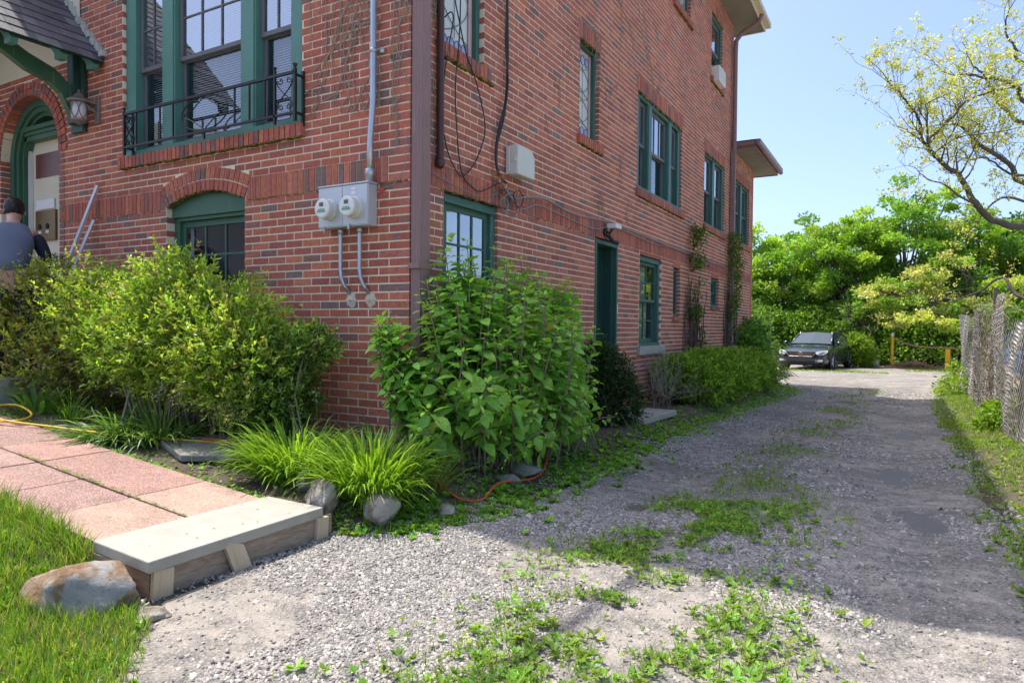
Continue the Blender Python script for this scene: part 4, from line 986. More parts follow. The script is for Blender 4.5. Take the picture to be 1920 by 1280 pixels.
creeper(2, [(-.10, 5.4), (-.06, 5.4), (-.14, 5.2), (-.08, 5.3)], FR, "bare creeper stems running down the corner left of the downspout", 3.0, 1, .10, .007, .05, (-.20, -.01), True)
creeper(3, [(.26, 5.3), (.30, 5.3)], SD, "bare creeper stems right of the corner downspout", 2.95, 2, .3, .006, .09, (.17, .40), True)
creeper(4, [(1.02, 5.2), (4.35, 6.2), (5.1, 6.6), (3.9, 6.4)], SD, "wisps of dead creeper hanging on the upper side wall", 4.5, 1, .5, .006, .14, None, True)
TUFT = ['high on the bricks left of the slim leaded window', 'below the sill of the slim leaded window', 'on the bricks above and right of the junction box', 'midway between the slim leaded window and the triple window', 'left of the triple window sill', 'directly above the security light', 'beside the head of the slim leaded window', 'above the lintel of the triple window', 'left of the lintel of the two-sash window', 'between the triple window and the two-sash window']
for i, (y, z) in enumerate(((2.6, 4.3), (3.0, 3.5), (2.3, 3.9), (4.6, 3.9), (4.9, 3.3), (3.9, 3.25), (2.9, 4.9), (6.2, 5.5), (8.3, 5.2), (8.6, 4.2))):
    creeper(20+i, [(y, z)], SD, "little tuft of dead creeper "+TUFT[i], z-.25, 1, .9, .004, .25, (y-.12, y+.12), True)["group"] = "dead creeper tufts on the side wall"
def wall_vine(y0, y1, z1, seed, lab, leafz, width):
    rnd = random.Random(seed); root = empty("wall_vine", (0.05, (y0+y1)/2, hs(.15, y0))); tag(root, lab, "vine")
    mb = MB(SD)
    for k in range(46):
        u = rnd.uniform(y0, y1); w = rnd.uniform(-.12, -.01); z = .4; pts = []; top = z1*(1-.55*rnd.random()**1.5); c = (y0+y1)/2
        while z < top: pts.append((u, w, z)); u += rnd.gauss(0, .018)+(c-u)*.01; w = min(-.008, max(-.2, w+rnd.gauss(0, .012))); z += .09
        if len(pts) > 2: mb.tube(pts, [rnd.uniform(.006, .016)*(1-.5*i/len(pts)) for i in range(len(pts))], 4, cap=False)
    o = mb.build("stems", M['bark']); o.parent = root; o.location = -Vector(root.location)
    n = 2600; y = RG.normal(0, width, n)+(y0+y1)/2; z = leafz[0]+(leafz[1]-leafz[0])*RG.random(n)
    dens = vn(y*5+seed, z*3.2)+.75*(z-leafz[0])/(leafz[1]-leafz[0]); k = dens > .86
    P = np.stack([RG.uniform(.02, .22, n), y, z], 1)[k]; m = len(P)
    o = put("foliage", [leaves(*T_SM, P, rnd_dir(m, -.2)+[.5, 0, 0], rnd_dir(m, .5)+[.8, 0, 0], RG.uniform(.05, .09, m), pal(m, [(.12, .20, .02), (.07, .14, .02), (.18, .24, .03), (.05, .10, .02)]))], M['leaf'], None); o.parent = root; o.location = -Vector(root.location)
wall_vine(7.75, 8.75, 2.6, 1, "woody vine column with green leaves at its top, between the two small windows", (1.2, 3.45), .16)
wall_vine(10.8, 12.0, 2.9, 2, "woody vine column with leaves climbing the rear downspout", (.9, 3.7), .28)
# ------------------------------------------------------------------ step, walkway, boulders
mb = MB(); x1 = .035; random.seed(9)
for j, (ya, yb) in enumerate(((-2.425, -1.945), (-1.935, -1.455))):
    xx = x1
    for i in range(13):
        w_ = .525; xa = xx-w_
        za, zb2 = .545+.088*max(0, -xa), .545+.088*max(0, -xx); f = random.uniform(.9, 1.12); c = random.choice([(.32, .175, .14), (.35, .195, .155), (.29, .17, .14)]) if i else (.36, .235, .175)
        c = tuple(v_*f for v_ in c); e = random.uniform(-.003, .003)
        mb.add([(xa+.005, ya, za-.05), (xx-.004, ya, zb2-.05), (xx-.004, yb, zb2-.05), (xa+.005, yb, za-.05), (xa+.005, ya, za+e), (xx-.004, ya, zb2+e), (xx-.004, yb, zb2+e), (xa+.005, yb, za+e)],
               [(0, 3, 2, 1), (4, 5, 6, 7), (0, 1, 5, 4), (1, 2, 6, 5), (2, 3, 7, 6), (3, 0, 4, 7)], c); xx = xa
o = mb.build("walkway", M['tile'], colour=True, bevel=.004); tag(o, "walkway of rough pink concrete pavers leading to the entrance", "walkway", kind="structure")
t = empty("garden_step", (.3, -1.95, .36)); tag(t, "bluestone step slab on a plywood riser at the end of the pink walkway", "step")
mb = MB(); mb.prism([(.045, -2.46), (.555, -2.49), (.535, -1.42), (.06, -1.43)], 0, 1)
V = [(x, y) for x, y in [(.045, -2.45), (.555, -2.49), (.535, -1.44), (.07, -1.43)]]
mb = MB(); mb.add([(x, y, .505) for x, y in V]+[(x, y, .56) for x, y in V], [(3, 2, 1, 0), (4, 5, 6, 7), (0, 1, 5, 4), (1, 2, 6, 5), (2, 3, 7, 6), (3, 0, 4, 7)])
rel(mb, "slab", M['bluestone'], t, bevel=.006)
mb = MB(); mb.box(.505, .522, -2.44, -1.36, .33, .503); mb.box(.06, .504, -2.457, -2.44, .30, .503); rel(mb, "riser_board", M['ply'], t, bevel=.002)
for (x, y, w_, r, l, lab) in ((.536, -2.42, .095, 0, .22, None), (.536, -1.46, .085, 0, .22, None), (.560, -2.00, .095, -13, .20, "pointed stake leaning against the riser")):
    mb = MB()
    if lab: mb.prism([(-w_/2, -.06), (w_/2, -.06), (w_/2, l-.065), (-w_/2+.01, l-.005), (-w_/2, l-.02)], -.012, .012)
    else: mb.prism([(-w_/2, -.06), (w_/2, -.06), (w_/2, l-.075), (-w_/2, l-.075)], -.013, .013)
    o = mb.build("stake", M['stake'], None, bevel=.002); o.parent = t; o.location = Vector((x, y, .36))-t.location; o.rotation_euler = (R_(r), R_(3 if not lab else -10), R_(90))
    if lab: o["label"] = lab; o.rotation_euler = (R_(-8), R_(-17), R_(90))
def rock(name, loc, size, rz, seed, mat, lab, cat="rock", group=None, sharp=.35, sub=4, flat=.3):
    bm = bmesh.new(); bmesh.ops.create_icosphere(bm, subdivisions=sub, radius=1)
    rnd = random.Random(seed); pl = [(Vector((rnd.gauss(0, 1), rnd.gauss(0, 1), rnd.gauss(0, .8))).normalized(), rnd.uniform(.68, .9)) for _ in range(16)]
    for v_ in bm.verts:
        p = v_.co.copy(); 
        for n_, d_ in pl:
            k = p.dot(n_)-d_
            if k > 0: p -= n_*k*.97
        p += p.normalized()*(.08*noise.noise(p*2+Vector((seed, 0, 0)))+.05*noise.noise(p*5+Vector((0, seed, 0)))+.025*noise.noise(p*13))
        v_.co = Vector((p.x*size[0], p.y*size[1], p.z*size[2]))
    me = bpy.data.meshes.new(name); bm.to_mesh(me); bm.free(); me.materials.append(M[mat])
    me.polygons.foreach_set("use_smooth", np.ones(len(me.polygons), dtype=bool))
    o = bpy.data.objects.new(name, me); SC.collection.objects.link(o); o.location = loc; o.rotation_euler = (0, 0, R_(rz)); tag(o, lab, cat, group); return o
def rk(x, y, size, rz, seed, mat, lab, dz=.3, **kw): return rock("boulder" if size[0] > .15 else "stone", (x, y, hs(x, y)+size[2]*dz), size, rz, seed, mat, lab, **kw)
rk(.34, -2.645, (.27, .17, .145), 32, 3, 'rock', "large rounded tan and grey boulder in the grass by the step", .35)
rk(.70, -2.56, (.085, .06, .03), 20, 5, 'rock2', "small flat grey stone at the foot of the step's left stake")
rk(.66, -1.10, (.13, .15, .13), 30, 8, 'rock2', "pale field stone striped with shadows below the right grass clump", .5)
rk(.36, -1.27, (.12, .12, .12), 10, 11, 'rock2', "upright grey stone at the right end of the step", .5)
rk(.02, -1.05, (.11, .10, .10), 50, 12, 'rock2', "half buried stone behind the step's right corner", .4)
rk(.88, -.72, (.07, .06, .05), 50, 13, 'rock2', "small grey stone right of the striped field stone", .3)
rk(.80, .42, (.20, .14, .06), -20, 14, 'flag', "flat grey stone at the foot of the leafy shrub", .4)
rk(.86, .1, (.12, .08, .05), 30, 15, 'flag', "low grey stone beside the red cord", .3)
def slab(name, pts, z, th, mat, lab, tilt=(0, 0)):
    cx_ = sum(p[0] for p in pts)/len(pts); cy_ = sum(p[1] for p in pts)/len(pts); n = len(pts)
    vs = [(x-cx_, y-cy_, zz) for zz in (-th, 0) for x, y in pts]
    mb = MB(); mb.add(vs, [tuple(range(n))[::-1], tuple(range(n, 2*n))]+[(i, (i+1) % n, n+(i+1) % n, n+i) for i in range(n)])
    o = mb.build(name, M[mat], bevel=.008); o.location = (cx_, cy_, z); o.rotation_euler = (R_(tilt[0]), R_(tilt[1]), 0); tag(o, lab, "stone slab"); return o
slab("flagstone", [(-1.55, -1.08), (-1.05, -1.25), (-.72, -1.02), (-.68, -.74), (-1.02, -.58), (-1.38, -.66)], .685, .05, 'flag', "irregular grey flagstone lying between the walkway and the grass clump", (3, 3))
slab("door_slab", [(.10, 3.5), (.72, 3.6), (.78, 4.75), (.06, 4.8)], .50, .07, 'bluestone', "grey stone slab on the ground in front of the side door")
# extension cords
def cord(pts, r, m, lab):
    P = [Vector((x, y, hs(x, y)+r+dz)) for x, y, dz in pts]; out = []
    for i in range(len(P)-1):
        a, b, c, d = P[max(i-1, 0)], P[i], P[i+1], P[min(i+2, len(P)-1)]
        for k in range(8):
            t_ = k/8; out.append(.5*((2*b)+(c-a)*t_+(2*a-5*b+4*c-d)*t_*t_+(3*b-a-3*c+d)*t_**3))
    out.append(P[-1]); mb = MB(); mb.tube(out, r, 8); o = mb.build("extension_cord", M[m], None, smooth=True); tag(o, lab, "extension cord"); return o
cord([(-4.4, -1.75, .06), (-3.6, -1.68, .05), (-3.0, -1.72, .05), (-2.72, -1.58, .05), (-2.78, -1.40, .07), (-3.1, -1.36, .10), (-3.15, -1.5, .09), (-2.8, -1.62, .06), (-2.4, -1.42, .04), (-1.9, -1.22, .04), (-1.4, -.98, .06), (-1.05, -.84, .08)], .0085, 'ycord', "yellow extension cord looping over the pink pavers")
cord([(-1.25, -.93, .09), (-.9, -.80, .10), (-.5, -.68, .07), (0., -.55, .04), (.35, -.55, .04), (.62, -.52, .03), (.85, -.52, .02), (.93, -.36, .02), (.90, -.1, .05), (.95, .35, .04), (.85, .75, .05), (.6, 1.2, .05), (.4, 2., .05)], .0075, 'red', "red extension cord running through the garden bed to the shrub")
# ------------------------------------------------------------------ person at the door
def skin(name, J, Ed, mat, parent, sub=2):
    me = bpy.data.meshes.new(name); me.from_pydata([j[:3] for j in J], Ed, []); me.update()
    o = bpy.data.objects.new(name, me); SC.collection.objects.link(o); me.materials.append(mat)
    m = o.modifiers.new("skin", 'SKIN'); m.use_smooth_shade = True
    for i, j in enumerate(J): me.skin_vertices[0].data[i].radius = (j[3], j[4] if len(j) > 4 else j[3])
    me.skin_vertices[0].data[0].use_root = True
    s_ = o.modifiers.new("sub", 'SUBSURF'); s_.levels = sub; s_.render_levels = sub; o.parent = parent; return o
pb = Vector((-3.96, -1.03, 1.08))
pr = empty("person", pb, None, R_(62)); tag(pr, "person with dark hair in a blue-grey top bending at the entrance", "person")
Sk = simple("skin", (.50, .29, .21), .5); Hr = simple("dark hair", (.012, .01, .009), .5); Sh = simple("blue grey shirt", (.12, .14, .20), .85, var=.12); Nv = simple("navy sleeve", (.015, .018, .035), .8); Jn = simple("dark trousers", (.03, .035, .06), .85)
J = [(0, 0, .90, .13, .11), (0, .02, 1.05, .13, .10), (0, .10, 1.22, .15, .11), (0, .24, 1.38, .15, .11), (0, .33, 1.47, .055), (0, .40, 1.54, .055), (0, .47, 1.60, .08, .095), (0, .50, 1.66, .075, .09),
     (.17, .26, 1.38, .06), (.27, .20, 1.16, .045), (.25, .40, 1.02, .034), (.23, .49, .98, .03, .02), (-.17, .26, 1.38, .06), (-.25, .28, 1.14, .045), (-.18, .48, 1.04, .034), (-.15, .56, 1.02, .03, .02),
     (.10, 0, .84, .09), (.11, .06, .48, .06), (.12, -.02, .10, .045), (.12, .13, .04, .04, .03), (-.10, 0, .84, .09), (-.11, .08, .48, .06), (-.12, 0, .10, .045), (-.12, .15, .04, .04, .03)]
Ed = [(0, 1), (1, 2), (2, 3), (3, 4), (4, 5), (5, 6), (6, 7), (3, 8), (8, 9), (9, 10), (10, 11), (3, 12), (12, 13), (13, 14), (14, 15), (0, 16), (16, 17), (17, 18), (18, 19), (0, 20), (20, 21), (21, 22), (22, 23)]
fg = len(J)
for hx, hy, hz_ in ((.23, .49, .98), (-.15, .56, 1.02)):
    hi_ = 11 if hx > 0 else 15
    for k in range(4):
        o_ = (k-1.5)*.018; J += [(hx+o_, hy+.05, hz_-.01, .009), (hx+o_*1.1, hy+.085-.006*abs(k-1), hz_-.035, .008)]; b = len(J); Ed += [(hi_, b-2), (b-2, b-1)]
    J += [(hx-.035*(1 if hx > 0 else -1), hy+.02, hz_-.01, .010), (hx-.04*(1 if hx > 0 else -1), hy+.05, hz_-.03, .009)]; b = len(J); Ed += [(hi_, b-2), (b-2, b-1)]
skin("body", J, Ed, Sk, pr)
skin("shirt", [(0, .01, .93, .15, .13), (0, .04, 1.08, .165, .13), (0, .11, 1.22, .185, .14), (0, .22, 1.36, .19, .135), (0, .29, 1.45, .10, .08), (.165, .245, 1.38, .10), (-.165, .245, 1.38, .10)], [(0, 1), (1, 2), (2, 3), (3, 4), (3, 5), (3, 6)], Sh, pr)
for s_ in (1, -1):
    a = [(.17, .25, 1.39, .075), (.235, .22, 1.27, .066), (.275, .20, 1.15, .058), (.265, .30, 1.09, .05), (.25, .42, 1.01, .042)] if s_ > 0 else [(-.17, .25, 1.39, .075), (-.21, .26, 1.27, .066), (-.255, .28, 1.14, .058), (-.22, .38, 1.09, .05), (-.18, .48, 1.04, .042)]
    skin("sleeve", a, [(i, i+1) for i in range(4)], Nv, pr)
skin("trousers", [(0, 0, .93, .15, .125), (.10, 0, .80, .105), (.11, .06, .48, .08), (.12, -.02, .12, .07), (-.10, 0, .80, .105), (-.11, .08, .48, .08), (-.12, 0, .12, .07)], [(0, 1), (1, 2), (2, 3), (0, 4), (4, 5), (5, 6)], Jn, pr)
for s_ in (1, -1):
    mb = MB(); mb.prism([(-.10, 0), (.19, 0), (.20, .04), (.10, .07), (-.02, .11), (-.10, .10)], -.045, .045); o = mb.build("shoe", M['dark'], pr, bevel=.02); o.location = (s_*.12, 0, 0); o.rotation_euler = (0, 0, R_(90))
bm = bmesh.new(); bmesh.ops.create_icosphere(bm, subdivisions=4, radius=1)
for v_ in bm.verts:
    p = v_.co; k = 1+.10*noise.noise(p*4)+.07*noise.noise(p*11); 
    if p.y > .35 and p.z < .35: k *= .80
    v_.co = Vector((p.x*.088*k, p.y*.108*k, p.z*.115*k))
me = bpy.data.meshes.new("hair"); bm.to_mesh(me); bm.free(); me.materials.append(Hr); me.polygons.foreach_set("use_smooth", np.ones(len(me.polygons), dtype=bool))
o = bpy.data.objects.new("hair", me); SC.collection.objects.link(o); o.parent = pr; o.location = (0, .47, 1.66); o.rotation_euler = (R_(-30), 0, 0)
mb = MB()
for s_ in (1, -1): mb.lathe((s_*.088, .50, 1.62), [(.004, -.006*s_), (.026, 0), (.02, .008*s_), (.004, .010*s_)], 10, 'x')
mb.lathe((0, .595, 1.60), [(.016, -.02), (.018, .0), (.003, .03)], 8, 'y'); mb.build("ears_and_nose", Sk, pr, smooth=True)
mb = MB(); 
for s_ in (1, -1): mb.lathe((s_*.032, .572, 1.635), [(.002, .012), (.010, .008), (.012, 0)], 8, 'y')
mb.build("eyes", M['dark'], pr); mb = MB(); mb.box(-.022, .022, .565, .575, 1.553, 1.562); mb.build("mouth", simple("lips", (.35, .13, .11), .5), pr)
# ------------------------------------------------------------------ shrubs
def shrub(name, lab, loc, blobs, parts_fn, stems=None, mat='leaf', cat="shrub", smat='lbark', group=None):
    root = empty(name, loc); tag(root, lab, cat, group); l = Vector(loc)
    o = put("foliage", parts_fn(blobs), M[mat], root); o.location = -l
    if stems:
        mb = MB(); rnd = random.Random(hash(lab) % 1000 if False else len(lab))
        for i in range(stems[0]):
            b = rnd.choice(blobs); tgt = Vector((b[0]+rnd.gauss(0, .45)*b[3], b[1]+rnd.gauss(0, .45)*b[4], b[2]+rnd.uniform(-.3, .75)*b[5]))
            a = Vector((l.x+rnd.gauss(0, stems[2]), l.y+rnd.gauss(0, stems[2]*.6), hs(l.x, l.y)-.03)); mid = (a+tgt)/2+Vector((rnd.gauss(0, .05), rnd.gauss(0, .05), .08))
            mb.tube([a, (a+mid)/2, mid, (mid+tgt)/2+Vector((0, 0, .02)), tgt], [stems[1], stems[1]*.85, stems[1]*.7, stems[1]*.5, stems[1]*.3], 5, cap=False)
        o = mb.build("stems", M[smat], root); o.location = -l
    return root
def feathery(n, cols, ln=.11, size=.034, k=9, shell=.6, upb=.5):
    def f(blobs):
        P, D, r = in_blobs(n, blobs, shell); D = norm(D*.7+[0, 0, upb]+RG.normal(size=D.shape)*.3)
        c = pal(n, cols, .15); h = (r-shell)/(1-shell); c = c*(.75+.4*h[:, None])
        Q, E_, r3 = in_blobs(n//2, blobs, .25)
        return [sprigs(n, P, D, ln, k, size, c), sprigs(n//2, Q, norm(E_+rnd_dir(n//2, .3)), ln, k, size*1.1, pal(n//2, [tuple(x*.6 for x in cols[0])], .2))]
    return f
YG = [(.33, .49, .07), (.27, .44, .06), (.42, .54, .10), (.20, .35, .05), (.36, .36, .10)]
def B(x, y, z, a, b, c): return (x, y, z, a, b, c)
# big bush below the arched window
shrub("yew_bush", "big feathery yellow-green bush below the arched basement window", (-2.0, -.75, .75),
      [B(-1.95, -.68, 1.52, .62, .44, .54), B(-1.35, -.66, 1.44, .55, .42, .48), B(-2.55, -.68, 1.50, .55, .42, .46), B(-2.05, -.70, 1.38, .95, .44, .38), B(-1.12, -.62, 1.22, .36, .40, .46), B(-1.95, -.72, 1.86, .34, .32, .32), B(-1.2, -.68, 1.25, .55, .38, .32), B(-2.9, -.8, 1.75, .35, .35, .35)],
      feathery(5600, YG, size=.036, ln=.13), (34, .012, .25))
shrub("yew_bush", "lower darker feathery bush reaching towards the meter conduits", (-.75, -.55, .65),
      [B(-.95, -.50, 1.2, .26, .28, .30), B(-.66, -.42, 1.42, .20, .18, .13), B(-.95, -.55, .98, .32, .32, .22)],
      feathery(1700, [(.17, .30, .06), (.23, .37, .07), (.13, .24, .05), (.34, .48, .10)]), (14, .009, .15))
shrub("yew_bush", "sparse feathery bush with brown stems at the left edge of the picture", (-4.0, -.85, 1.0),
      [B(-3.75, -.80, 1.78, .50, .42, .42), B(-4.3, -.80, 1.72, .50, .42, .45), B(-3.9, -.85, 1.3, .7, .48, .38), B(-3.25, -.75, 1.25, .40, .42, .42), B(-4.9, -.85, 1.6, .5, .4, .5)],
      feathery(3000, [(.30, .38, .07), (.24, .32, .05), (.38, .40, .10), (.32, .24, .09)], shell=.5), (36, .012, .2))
# broad leaved shrub at the corner
def hydrangea(root, heads, nst, size, cols, lowfill):
    l = Vector(root.location); mb = MB(); PP, DD, SS, CC = [], [], [], []; rnd = random.Random(4)
    for i in range(nst):
        h = heads[i % len(heads)]; tip = Vector((h[0]+rnd.gauss(0, h[3]), h[1]+rnd.gauss(0, h[3]), h[2]+rnd.gauss(0, h[4])))
        base = Vector((l.x+(tip.x-l.x)*.55+rnd.gauss(0, .05), l.y+(tip.y-l.y)*.62+rnd.gauss(0, .08), 0)); base.x = max(.06, base.x); base.z = hs(base.x, base.y)-.02; mid = base.lerp(tip, .5)+Vector((rnd.gauss(0, .05), rnd.gauss(0, .05), .10))
        pts = [base, base.lerp(mid, .5)+Vector((0, 0, .05)), mid, mid.lerp(tip, .5)+Vector((0, 0, .03)), tip]
        mb.tube(pts, [.008, .007, .006, .005, .0035], 5, cap=False)
        ssz = rnd.uniform(.75, 1.2); L = (tip-base).length; nn = max(3, int(L/.085)); ax = (tip-mid).normalized()
        for k in range(nn):
            t_ = 1-k/nn*.80; seg = t_*4; a = min(3, int(seg)); p = pts[a].lerp(pts[a+1], seg-a)
            an = k*math.pi/2+rnd.random()*.5; side = ax.orthogonal().normalized(); side.rotate(Matrix.Rotation(an, 3, ax)) if False else None
            q_ = Matrix.Rotation(an, 3, ax) @ ax.orthogonal().normalized()
            sz = ssz*size*(.45+.6*min(1, k/2.5))*rnd.uniform(.6, 1.25)
            for s_ in (1, -1):
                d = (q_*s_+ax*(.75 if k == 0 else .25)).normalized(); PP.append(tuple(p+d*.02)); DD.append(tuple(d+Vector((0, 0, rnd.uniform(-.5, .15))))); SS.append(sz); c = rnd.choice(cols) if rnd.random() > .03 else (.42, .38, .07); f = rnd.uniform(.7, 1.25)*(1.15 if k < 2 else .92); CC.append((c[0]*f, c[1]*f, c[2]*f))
            if k == 0:
                d = (ax+Vector((rnd.gauss(0, .3), rnd.gauss(0, .3), 0))).normalized(); PP.append(tuple(p)); DD.append(tuple(d)); SS.append(sz*.8); CC.append((cols[1][0]*1.3, cols[1][1]*1.2, cols[1][2]))
    P, D, S, C = map(np.array, (PP, DD, SS, CC)); n = len(P)
    U = np.tile([0, 0, 1.], (n, 1))+RG.normal(size=(n, 3))*.35
    o = put("foliage", [leaves(*T_OV, P, D, U, S, C)], M['hleaf'], root, smooth=True); o.location = -l
    o = mb.build("stems", M['lbark'], root); o.location = -l
root = empty("hydrangea_bush", (.42, .75, hs(.42, .75))); tag(root, "large broad-leaved bright green shrub at the corner of the house", "shrub")
hydrangea(root, [(.30, .35, 2.05, .14, .12), (.42, .1, 1.9, .14, .12), (.30, .8, 2.0, .16, .1), (.35, .0, 1.55, .16, .16), (.58, -.18, 1.2, .14, .15), (.30, 1.1, 1.85, .18, .10), (.28, 1.6, 2.05, .14, .10), (.3, 2.0, 1.98, .12, .1), (.35, 2.0, 1.72, .16, .12), (.40, 2.0, 1.45, .12, .16),
    (.60, .6, 1.75, .16, .14), (.75, .2, 1.4, .16, .16), (.82, .7, 1.35, .15, .18), (.85, 1.1, 1.0, .14, .18), (.80, .1, .95, .15, .16), (.75, 1.5, 1.3, .18, .2), (.65, 1.7, 1.1, .15, .2), (.50, 2.0, 1.0, .12, .18),
    (.88, .4, .75, .12, .12), (.85, 1.3, .75, .14, .12), (.18, -.22, 1.15, .12, .14), (.14, -.38, 1.25, .07, .10), (.45, -.40, .9, .12, .12), (.05, -.36, 1.58, .04, .05), (.7, 1., 1.6, .15, .12)], 400, .118,
    [(.27, .54, .08), (.33, .60, .09), (.20, .45, .07), (.40, .64, .12)], 0)
DKB = [(.03, .075, .018), (.045, .10, .02), (.025, .06, .02), (.06, .12, .03)]
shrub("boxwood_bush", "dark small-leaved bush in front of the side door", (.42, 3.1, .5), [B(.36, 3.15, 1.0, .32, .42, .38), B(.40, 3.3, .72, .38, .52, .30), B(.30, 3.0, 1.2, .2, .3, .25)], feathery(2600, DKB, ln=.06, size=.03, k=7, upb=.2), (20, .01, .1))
# dead twiggy bush
mb = MB(); rnd = random.Random(3)
def twig(p, d, L, r, dep):
    pts = [p]; n_ = 5
    for i in range(n_): d = (d+Vector((rnd.gauss(0, .12), rnd.gauss(0, .12), rnd.gauss(.02, .12)))).normalized(); pts.append(pts[-1]+d*(L/n_))
    mb.tube(pts, [r*(1-.6*i/n_) for i in range(n_+1)], 4, cap=False)
    if dep:
        for i in (2, 3, 4, 5): twig(pts[i], (d+Vector((rnd.gauss(0, .5), rnd.gauss(0, .5), rnd.gauss(.1, .4)))).normalized(), L*.6, r*.55, dep-1)
for k in range(13): twig(Vector((.35+rnd.gauss(0, .06), 5.35+rnd.gauss(0, .1), .42)), Vector((rnd.uniform(-.1, .6), rnd.uniform(-1.0, .3), rnd.uniform(.35, 1))).normalized(), .55, .008, 2)
o = mb.build("dead_bush", M['vine']); tag(o, "leafless grey twiggy bush below the tall curtained window", "dead bush")
LG = [(.20, .36, .035), (.26, .42, .04), (.15, .28, .03), (.32, .46, .05)]
for i, (y, x, hgt, rr) in enumerate(((6.35, .55, .55, .42), (7.6, .60, .62, .50), (8.9, .62, .60, .48), (10.2, .70, .60, .52))):
    g = hs(x, y); lab = ["bright low evergreen bush next to the leafless twigs", "second low evergreen bush, below the bare woody vine", "third low evergreen bush, between the two wall vines", "last low evergreen bush at the bend of the drive edge"][i]
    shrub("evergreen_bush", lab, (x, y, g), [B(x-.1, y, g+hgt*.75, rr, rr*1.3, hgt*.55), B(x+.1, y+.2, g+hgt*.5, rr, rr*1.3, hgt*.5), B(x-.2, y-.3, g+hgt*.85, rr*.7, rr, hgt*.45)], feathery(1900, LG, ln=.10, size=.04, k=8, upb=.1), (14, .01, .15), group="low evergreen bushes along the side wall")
shrub("laurel_bush", "dark glossy large-leaved bush at the far corner of the house", (.5, 13., .2), [B(.2, 12.6, .95, .42, .8, .6), B(.15, 13.4, .95, .42, .7, .6), B(.1, 13.2, 1.45, .4, .8, .35), B(.4, 12.9, .6, .35, .6, .4)],
      lambda b: [leaves(*T_SM, *(lambda P, D, r: (P, norm(D+RG.normal(size=D.shape)*.5), rnd_dir(len(P), 1.)))(*in_blobs(5200, b, .5)), RG.uniform(.09, .15, 5200), pal(5200, [(.09, .22, .035), (.13, .30, .045), (.06, .16, .03), (.18, .36, .06)]))], (14, .015, .2))
shrub("leafy_bush", "light green bush beyond the far corner of the house by the car", (.2, 18.5, .1), [B(-.8, 18.5, .9, .8, 1.2, .8), B(-1.1, 19, 1.7, .8, 1, .8)],
      lambda b: [leaves(*T_SM, *(lambda P, D, r: (P, norm(D+RG.normal(size=D.shape)*.5), rnd_dir(len(P), 1.)))(*in_blobs(4200, b, .5)), RG.uniform(.08, .14, 4200), pal(4200, [(.10, .2, .03), (.16, .28, .04), (.07, .15, .02)]))], (12, .015, .2))
# ------------------------------------------------------------------ strap leaved clumps
def clump(name, lab, x, y, n, L, w, cols, lean=.9, rad=.10, upb=1.1, group=None, jl=.25, T=T_ST, cat="plant", z=None):
    a = RG.random(n)*2*math.pi; r = rad*RG.random(n)**.5; P = np.stack([x+r*np.cos(a), y+r*np.sin(a), np.zeros(n)], 1); P[:, 2] = hz(P[:, 0], P[:, 1])-.01
    D = np.stack([np.cos(a), np.sin(a), np.zeros(n)], 1)*(r/rad)[:, None]*lean+RG.normal(size=(n, 3))*.22; D[:, 2] = upb*RG.uniform(.7, 1.2, n); U = -np.stack([np.cos(a), np.sin(a), np.zeros(n)], 1)+[0, 0, .9]+RG.normal(size=(n, 3))*.25
    S = np.stack([np.full(n, w)*RG.uniform(.7, 1.2, n), L*(1+RG.normal(size=n)*jl).clip(.45, 1.4)], 1)
    # the bend of a strap follows its normal: scale z with the length
    T2 = (T[0]*[1, 1, L/w], T[1])
    o = put(name, [leaves(*T2, P, D, U, S, pal(n, cols, .15))], M['blade'], None, True)
    o.data.transform(Matrix.Translation((-x, -y, -hs(x, y)))); o.location = (x, y, hs(x, y)); tag(o, lab, cat, group); return o
LIME = [(.24, .42, .035), (.19, .35, .03), (.30, .46, .05), (.15, .29, .03)]
clump("daylily_clump", "bright green arching grass-like clump beside the flagstone", -.26, -.93, 760, .40, .020, LIME, .85, .22)
clump("daylily_clump", "bright green arching clump right behind the striped field stone", .42, -.90, 760, .42, .020, LIME, .85, .22)
clump("daylily_clump", "thin seedy grass tuft right of the bright clumps", .62, -.55, 130, .42, .008, [(.22, .28, .08), (.16, .25, .05)], 1.1, .10)
clump("iris_clump", "blue-green sword-leaved clump in front of the corner", .12, -.35, 60, .48, .022, [(.10, .19, .10), (.13, .23, .12)], .9, .12, T=T_BL)
clump("iris_clump", "blue-green sword leaves lying low below the leafy shrub", .42, -.28, 50, .42, .018, [(.12, .20, .12), (.15, .24, .13)], 1.3, .10, .6)
DST = [(.10, .20, .04), (.14, .26, .05), (.18, .30, .06), (.08, .17, .04)]
clump("bluebell_clump", "dark strap-leaved clump drooping over the soil in front of the big bush", -2.0, -1.12, 170, .38, .020, DST, 1.4, .22, .55)
clump("bluebell_clump", "dark strap-leaved clump left of the flagstone below the bluebell stems", -1.72, -.98, 200, .42, .020, DST, 1.2, .20, .8)
clump("bluebell_clump", "dark strap-leaved clump trailing towards the pavers", -2.0, -1.2, 110, .32, .018, DST, 1.5, .18, .45)
clump("tulip_clump", "broad pale leaves drooping at the left end of the bed", -3.25, -1.12, 46, .38, .050, [(.10, .22, .05), (.14, .27, .06)], .9, .16, 1.0)
clump("onion_grass_clump", "thin upright green leaves beside the broad drooping leaves", -2.75, -1.12, 60, .30, .010, [(.12, .25, .03)], .8, .08)
